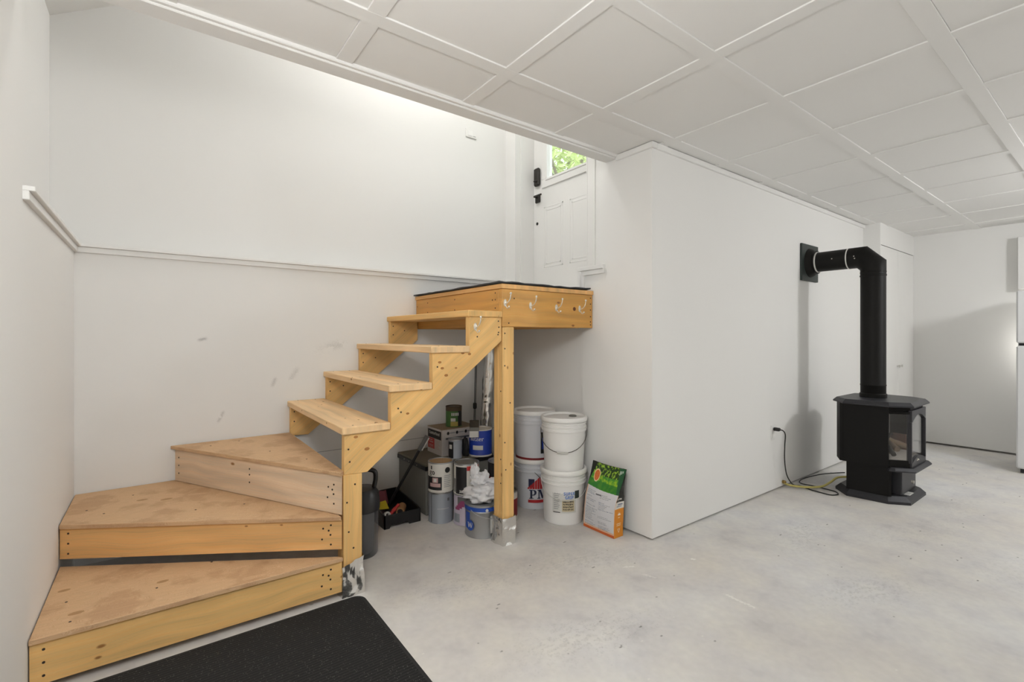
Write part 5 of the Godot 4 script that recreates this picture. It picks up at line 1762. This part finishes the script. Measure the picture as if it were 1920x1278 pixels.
	part(vc, "bowl", MB.new().lathe([Vector2(0, 0.0), Vector2(0.076, 0.0), Vector2(0.084, 0.012), Vector2(0.086, 0.12), Vector2(0.0875, 0.123), Vector2(0.0875, 0.129), Vector2(0.087, 0.132), Vector2(0.089, 0.255), Vector2(0.085, 0.258)], 44).mesh(), M.smoky)
	part(vc, "inner_filter", MB.new().lathe([Vector2(0, 0.02), Vector2(0.062, 0.02), Vector2(0.066, 0.25), Vector2(0, 0.25)], 30).mesh(), M.grey_plastic)
	part(vc, "head", MB.new().lathe([Vector2(0.086, 0.248), Vector2(0.094, 0.252), Vector2(0.096, 0.275), Vector2(0.090, 0.345), Vector2(0.070, 0.372), Vector2(0, 0.376)], 44).mesh(), M.black_plastic)
	part(vc, "carry_handle", MB.new().tube(smooth_path([Vector3(0.060, 0.360, 0), Vector3(0.072, 0.42, 0), Vector3(0.062, 0.462, 0), Vector3(0.0, 0.474, 0), Vector3(-0.062, 0.462, 0), Vector3(-0.072, 0.42, 0), Vector3(-0.060, 0.360, 0)], 5), 0.013, 12).mesh(), M.black_plastic)

func build_bag() -> void:
	# a stand-up food bag leaning on the wall: bottom block, flat top seam
	var t := thing("food_bag", "green, white and orange pet food bag leaning on the wall beside the buckets", "bag", Vector3(2.208, 0, -2.180))
	var W := 0.256
	var front := MB.new()
	var side := MB.new()
	var back := MB.new()
	var nh := 24
	var nw := 12
	var fn := noise(131, 1.0, 3)
	var fp := func(i: int, j: int, which: int) -> Vector3:
		# i across (0 far .. nw near), j up (0 .. nh); which: 0 front, 1 back
		var u := i / float(nw)
		var q := j / float(nh)
		var depth := 0.078 * (1.0 - smoothstep(0.35, 1.0, q)) + 0.004
		var mid := 0.041 + 0.062 * q * q
		var z := W * u
		var grow := 0.010 * sin(PI * q)
		z += (u - 0.5) * (-grow * 1.2 + 0.022 * q)
		var y := 0.405 * q - 0.006 * q * sin(u * PI)
		var bulge := 0.016 * sin(PI * u) * sin(PI * minf(q * 1.1, 1.0))
		var wr := 0.005 * fn.get_noise_2d(u * 4.0, q * 7.0 + which * 9.0) * sin(PI * q)
		var x := mid + (depth / 2 + bulge) * (-1.0 if which == 0 else 1.0) + wr
		if which == 1:
			x = minf(x, 0.155)
		return Vector3(x, y, z)
	var uv := func(i: int, j: int) -> Vector2: return Vector2(i / float(nw), 1.0 - j / float(nh))
	for i in nw:
		for j in nh:
			for which in 2:
				var mb := front if which == 0 else back
				var a: Vector3 = fp.call(i, j, which)
				var b: Vector3 = fp.call(i + 1, j, which)
				var c: Vector3 = fp.call(i + 1, j + 1, which)
				var d: Vector3 = fp.call(i, j + 1, which)
				var o := Vector3.LEFT if which == 0 else Vector3.RIGHT
				var nn := (b - a).cross(d - a).normalized()
				if nn.dot(o) < 0:
					mb.tri(a, c, b, -nn, -nn, -nn, uv.call(i, j), uv.call(i + 1, j + 1), uv.call(i + 1, j))
					mb.tri(a, d, c, -nn, -nn, -nn, uv.call(i, j), uv.call(i, j + 1), uv.call(i + 1, j + 1))
				else:
					mb.tri(a, b, c, nn, nn, nn, uv.call(i, j), uv.call(i + 1, j), uv.call(i + 1, j + 1))
					mb.tri(a, c, d, nn, nn, nn, uv.call(i, j), uv.call(i + 1, j + 1), uv.call(i, j + 1))
	for e in [nw, 0]:
		side = MB.new()
		for j in nh:
			var o := Vector3.BACK if e == nw else Vector3.FORWARD
			var q0 := j / float(nh)
			var q1 := (j + 1) / float(nh)
			var a: Vector3 = fp.call(e, j, 0)
			var b: Vector3 = fp.call(e, j, 1)
			var c: Vector3 = fp.call(e, j + 1, 1)
			var d: Vector3 = fp.call(e, j + 1, 0)
			var m0 := (a + b) / 2 - o * 0.028 * smoothstep(0.3, 0.95, q0)
			var m1 := (c + d) / 2 - o * 0.028 * smoothstep(0.3, 0.95, q1)
			for quad in [[a, m0, m1, d, 0.0, 0.5], [m0, b, c, m1, 0.5, 1.0]]:
				var nn: Vector3 = ((quad[1] - quad[0]) as Vector3).cross(quad[3] - quad[0]).normalized()
				var u0 := Vector2(quad[4], 1 - q0)
				var u1 := Vector2(quad[5], 1 - q0)
				var u2 := Vector2(quad[5], 1 - q1)
				var u3 := Vector2(quad[4], 1 - q1)
				if nn.dot(o) < 0:
					side.tri(quad[0], quad[2], quad[1], -nn, -nn, -nn, u0, u2, u1)
					side.tri(quad[0], quad[3], quad[2], -nn, -nn, -nn, u0, u3, u2)
				else:
					side.tri(quad[0], quad[1], quad[2], nn, nn, nn, u0, u1, u2)
					side.tri(quad[0], quad[2], quad[3], nn, nn, nn, u0, u2, u3)
		part(t, "side_gusset", side.mesh(), M.bag_side).set_meta("label", "black and orange printed side")
	var f := part(t, "front_panel", front.mesh(true), M.bag_front)
	f.set_meta("label", "green and white printed front")
	part(t, "back_panel", back.mesh(true), M.black_soft)

# ---------------------------------------------------------------- outdoors seen through the door window
func build_outdoors() -> void:
	struct("ground_outside", boxes([B(Vector3(2.86, 1.2, -14.0), Vector3(16.0, 1.4, -1.93))]), M.grass, "grassy ground outside the entry door", "ground")
	var t := thing("garden_tree", "leafy green tree outside the entry door window", "tree", Vector3(5.2, 1.4, -5.4))
	var r := RandomNumberGenerator.new()
	r.seed = 4
	var br := MB.new()
	br.tube([Vector3(0, 0, 0), Vector3(-0.1, 0.9, 0.05), Vector3(0.05, 1.9, 0.0), Vector3(0.1, 3.2, -0.1)], 0.09, 10)
	for k in 10:
		var a := r.randf() * TAU
		var y := r.randf_range(0.6, 2.2)
		var d := Vector3(cos(a), r.randf_range(0.5, 1.2), sin(a)) * r.randf_range(0.8, 1.4)
		br.tube([Vector3(0, y, 0), Vector3(0, y, 0) + d * 0.5 + Vector3(0, 0.1, 0), Vector3(0, y, 0) + d], r.randf_range(0.02, 0.045), 7)
	part(t, "branches", br.mesh(), M.bark)
	for pass_ in 2:
		var lv := MB.new()
		for k in 9000:
			var c := Vector3(r.randfn(0, 0.8), r.randf_range(0.3, 4.2), r.randfn(0, 0.8))
			var u := Vector3(r.randf_range(-1, 1), r.randf_range(-0.7, 0.4), r.randf_range(-1, 1)).normalized()
			var w := u.cross(Vector3(r.randf_range(-1, 1), 1, r.randf_range(-1, 1))).normalized()
			var ln := r.randf_range(0.06, 0.15)
			var tip := c + u * ln
			var fold := u.cross(w) * ln * 0.12
			lv.face([c, c + u * ln * 0.5 + w * ln * 0.25 + fold, tip], Vector3.UP)
			lv.face([c, c + u * ln * 0.5 - w * ln * 0.25 + fold, tip], Vector3.UP)
		var o := part(t, "foliage", lv.mesh(), M.leaf if pass_ == 0 else M.leaf_pale)
		o.set_meta("kind", "stuff")
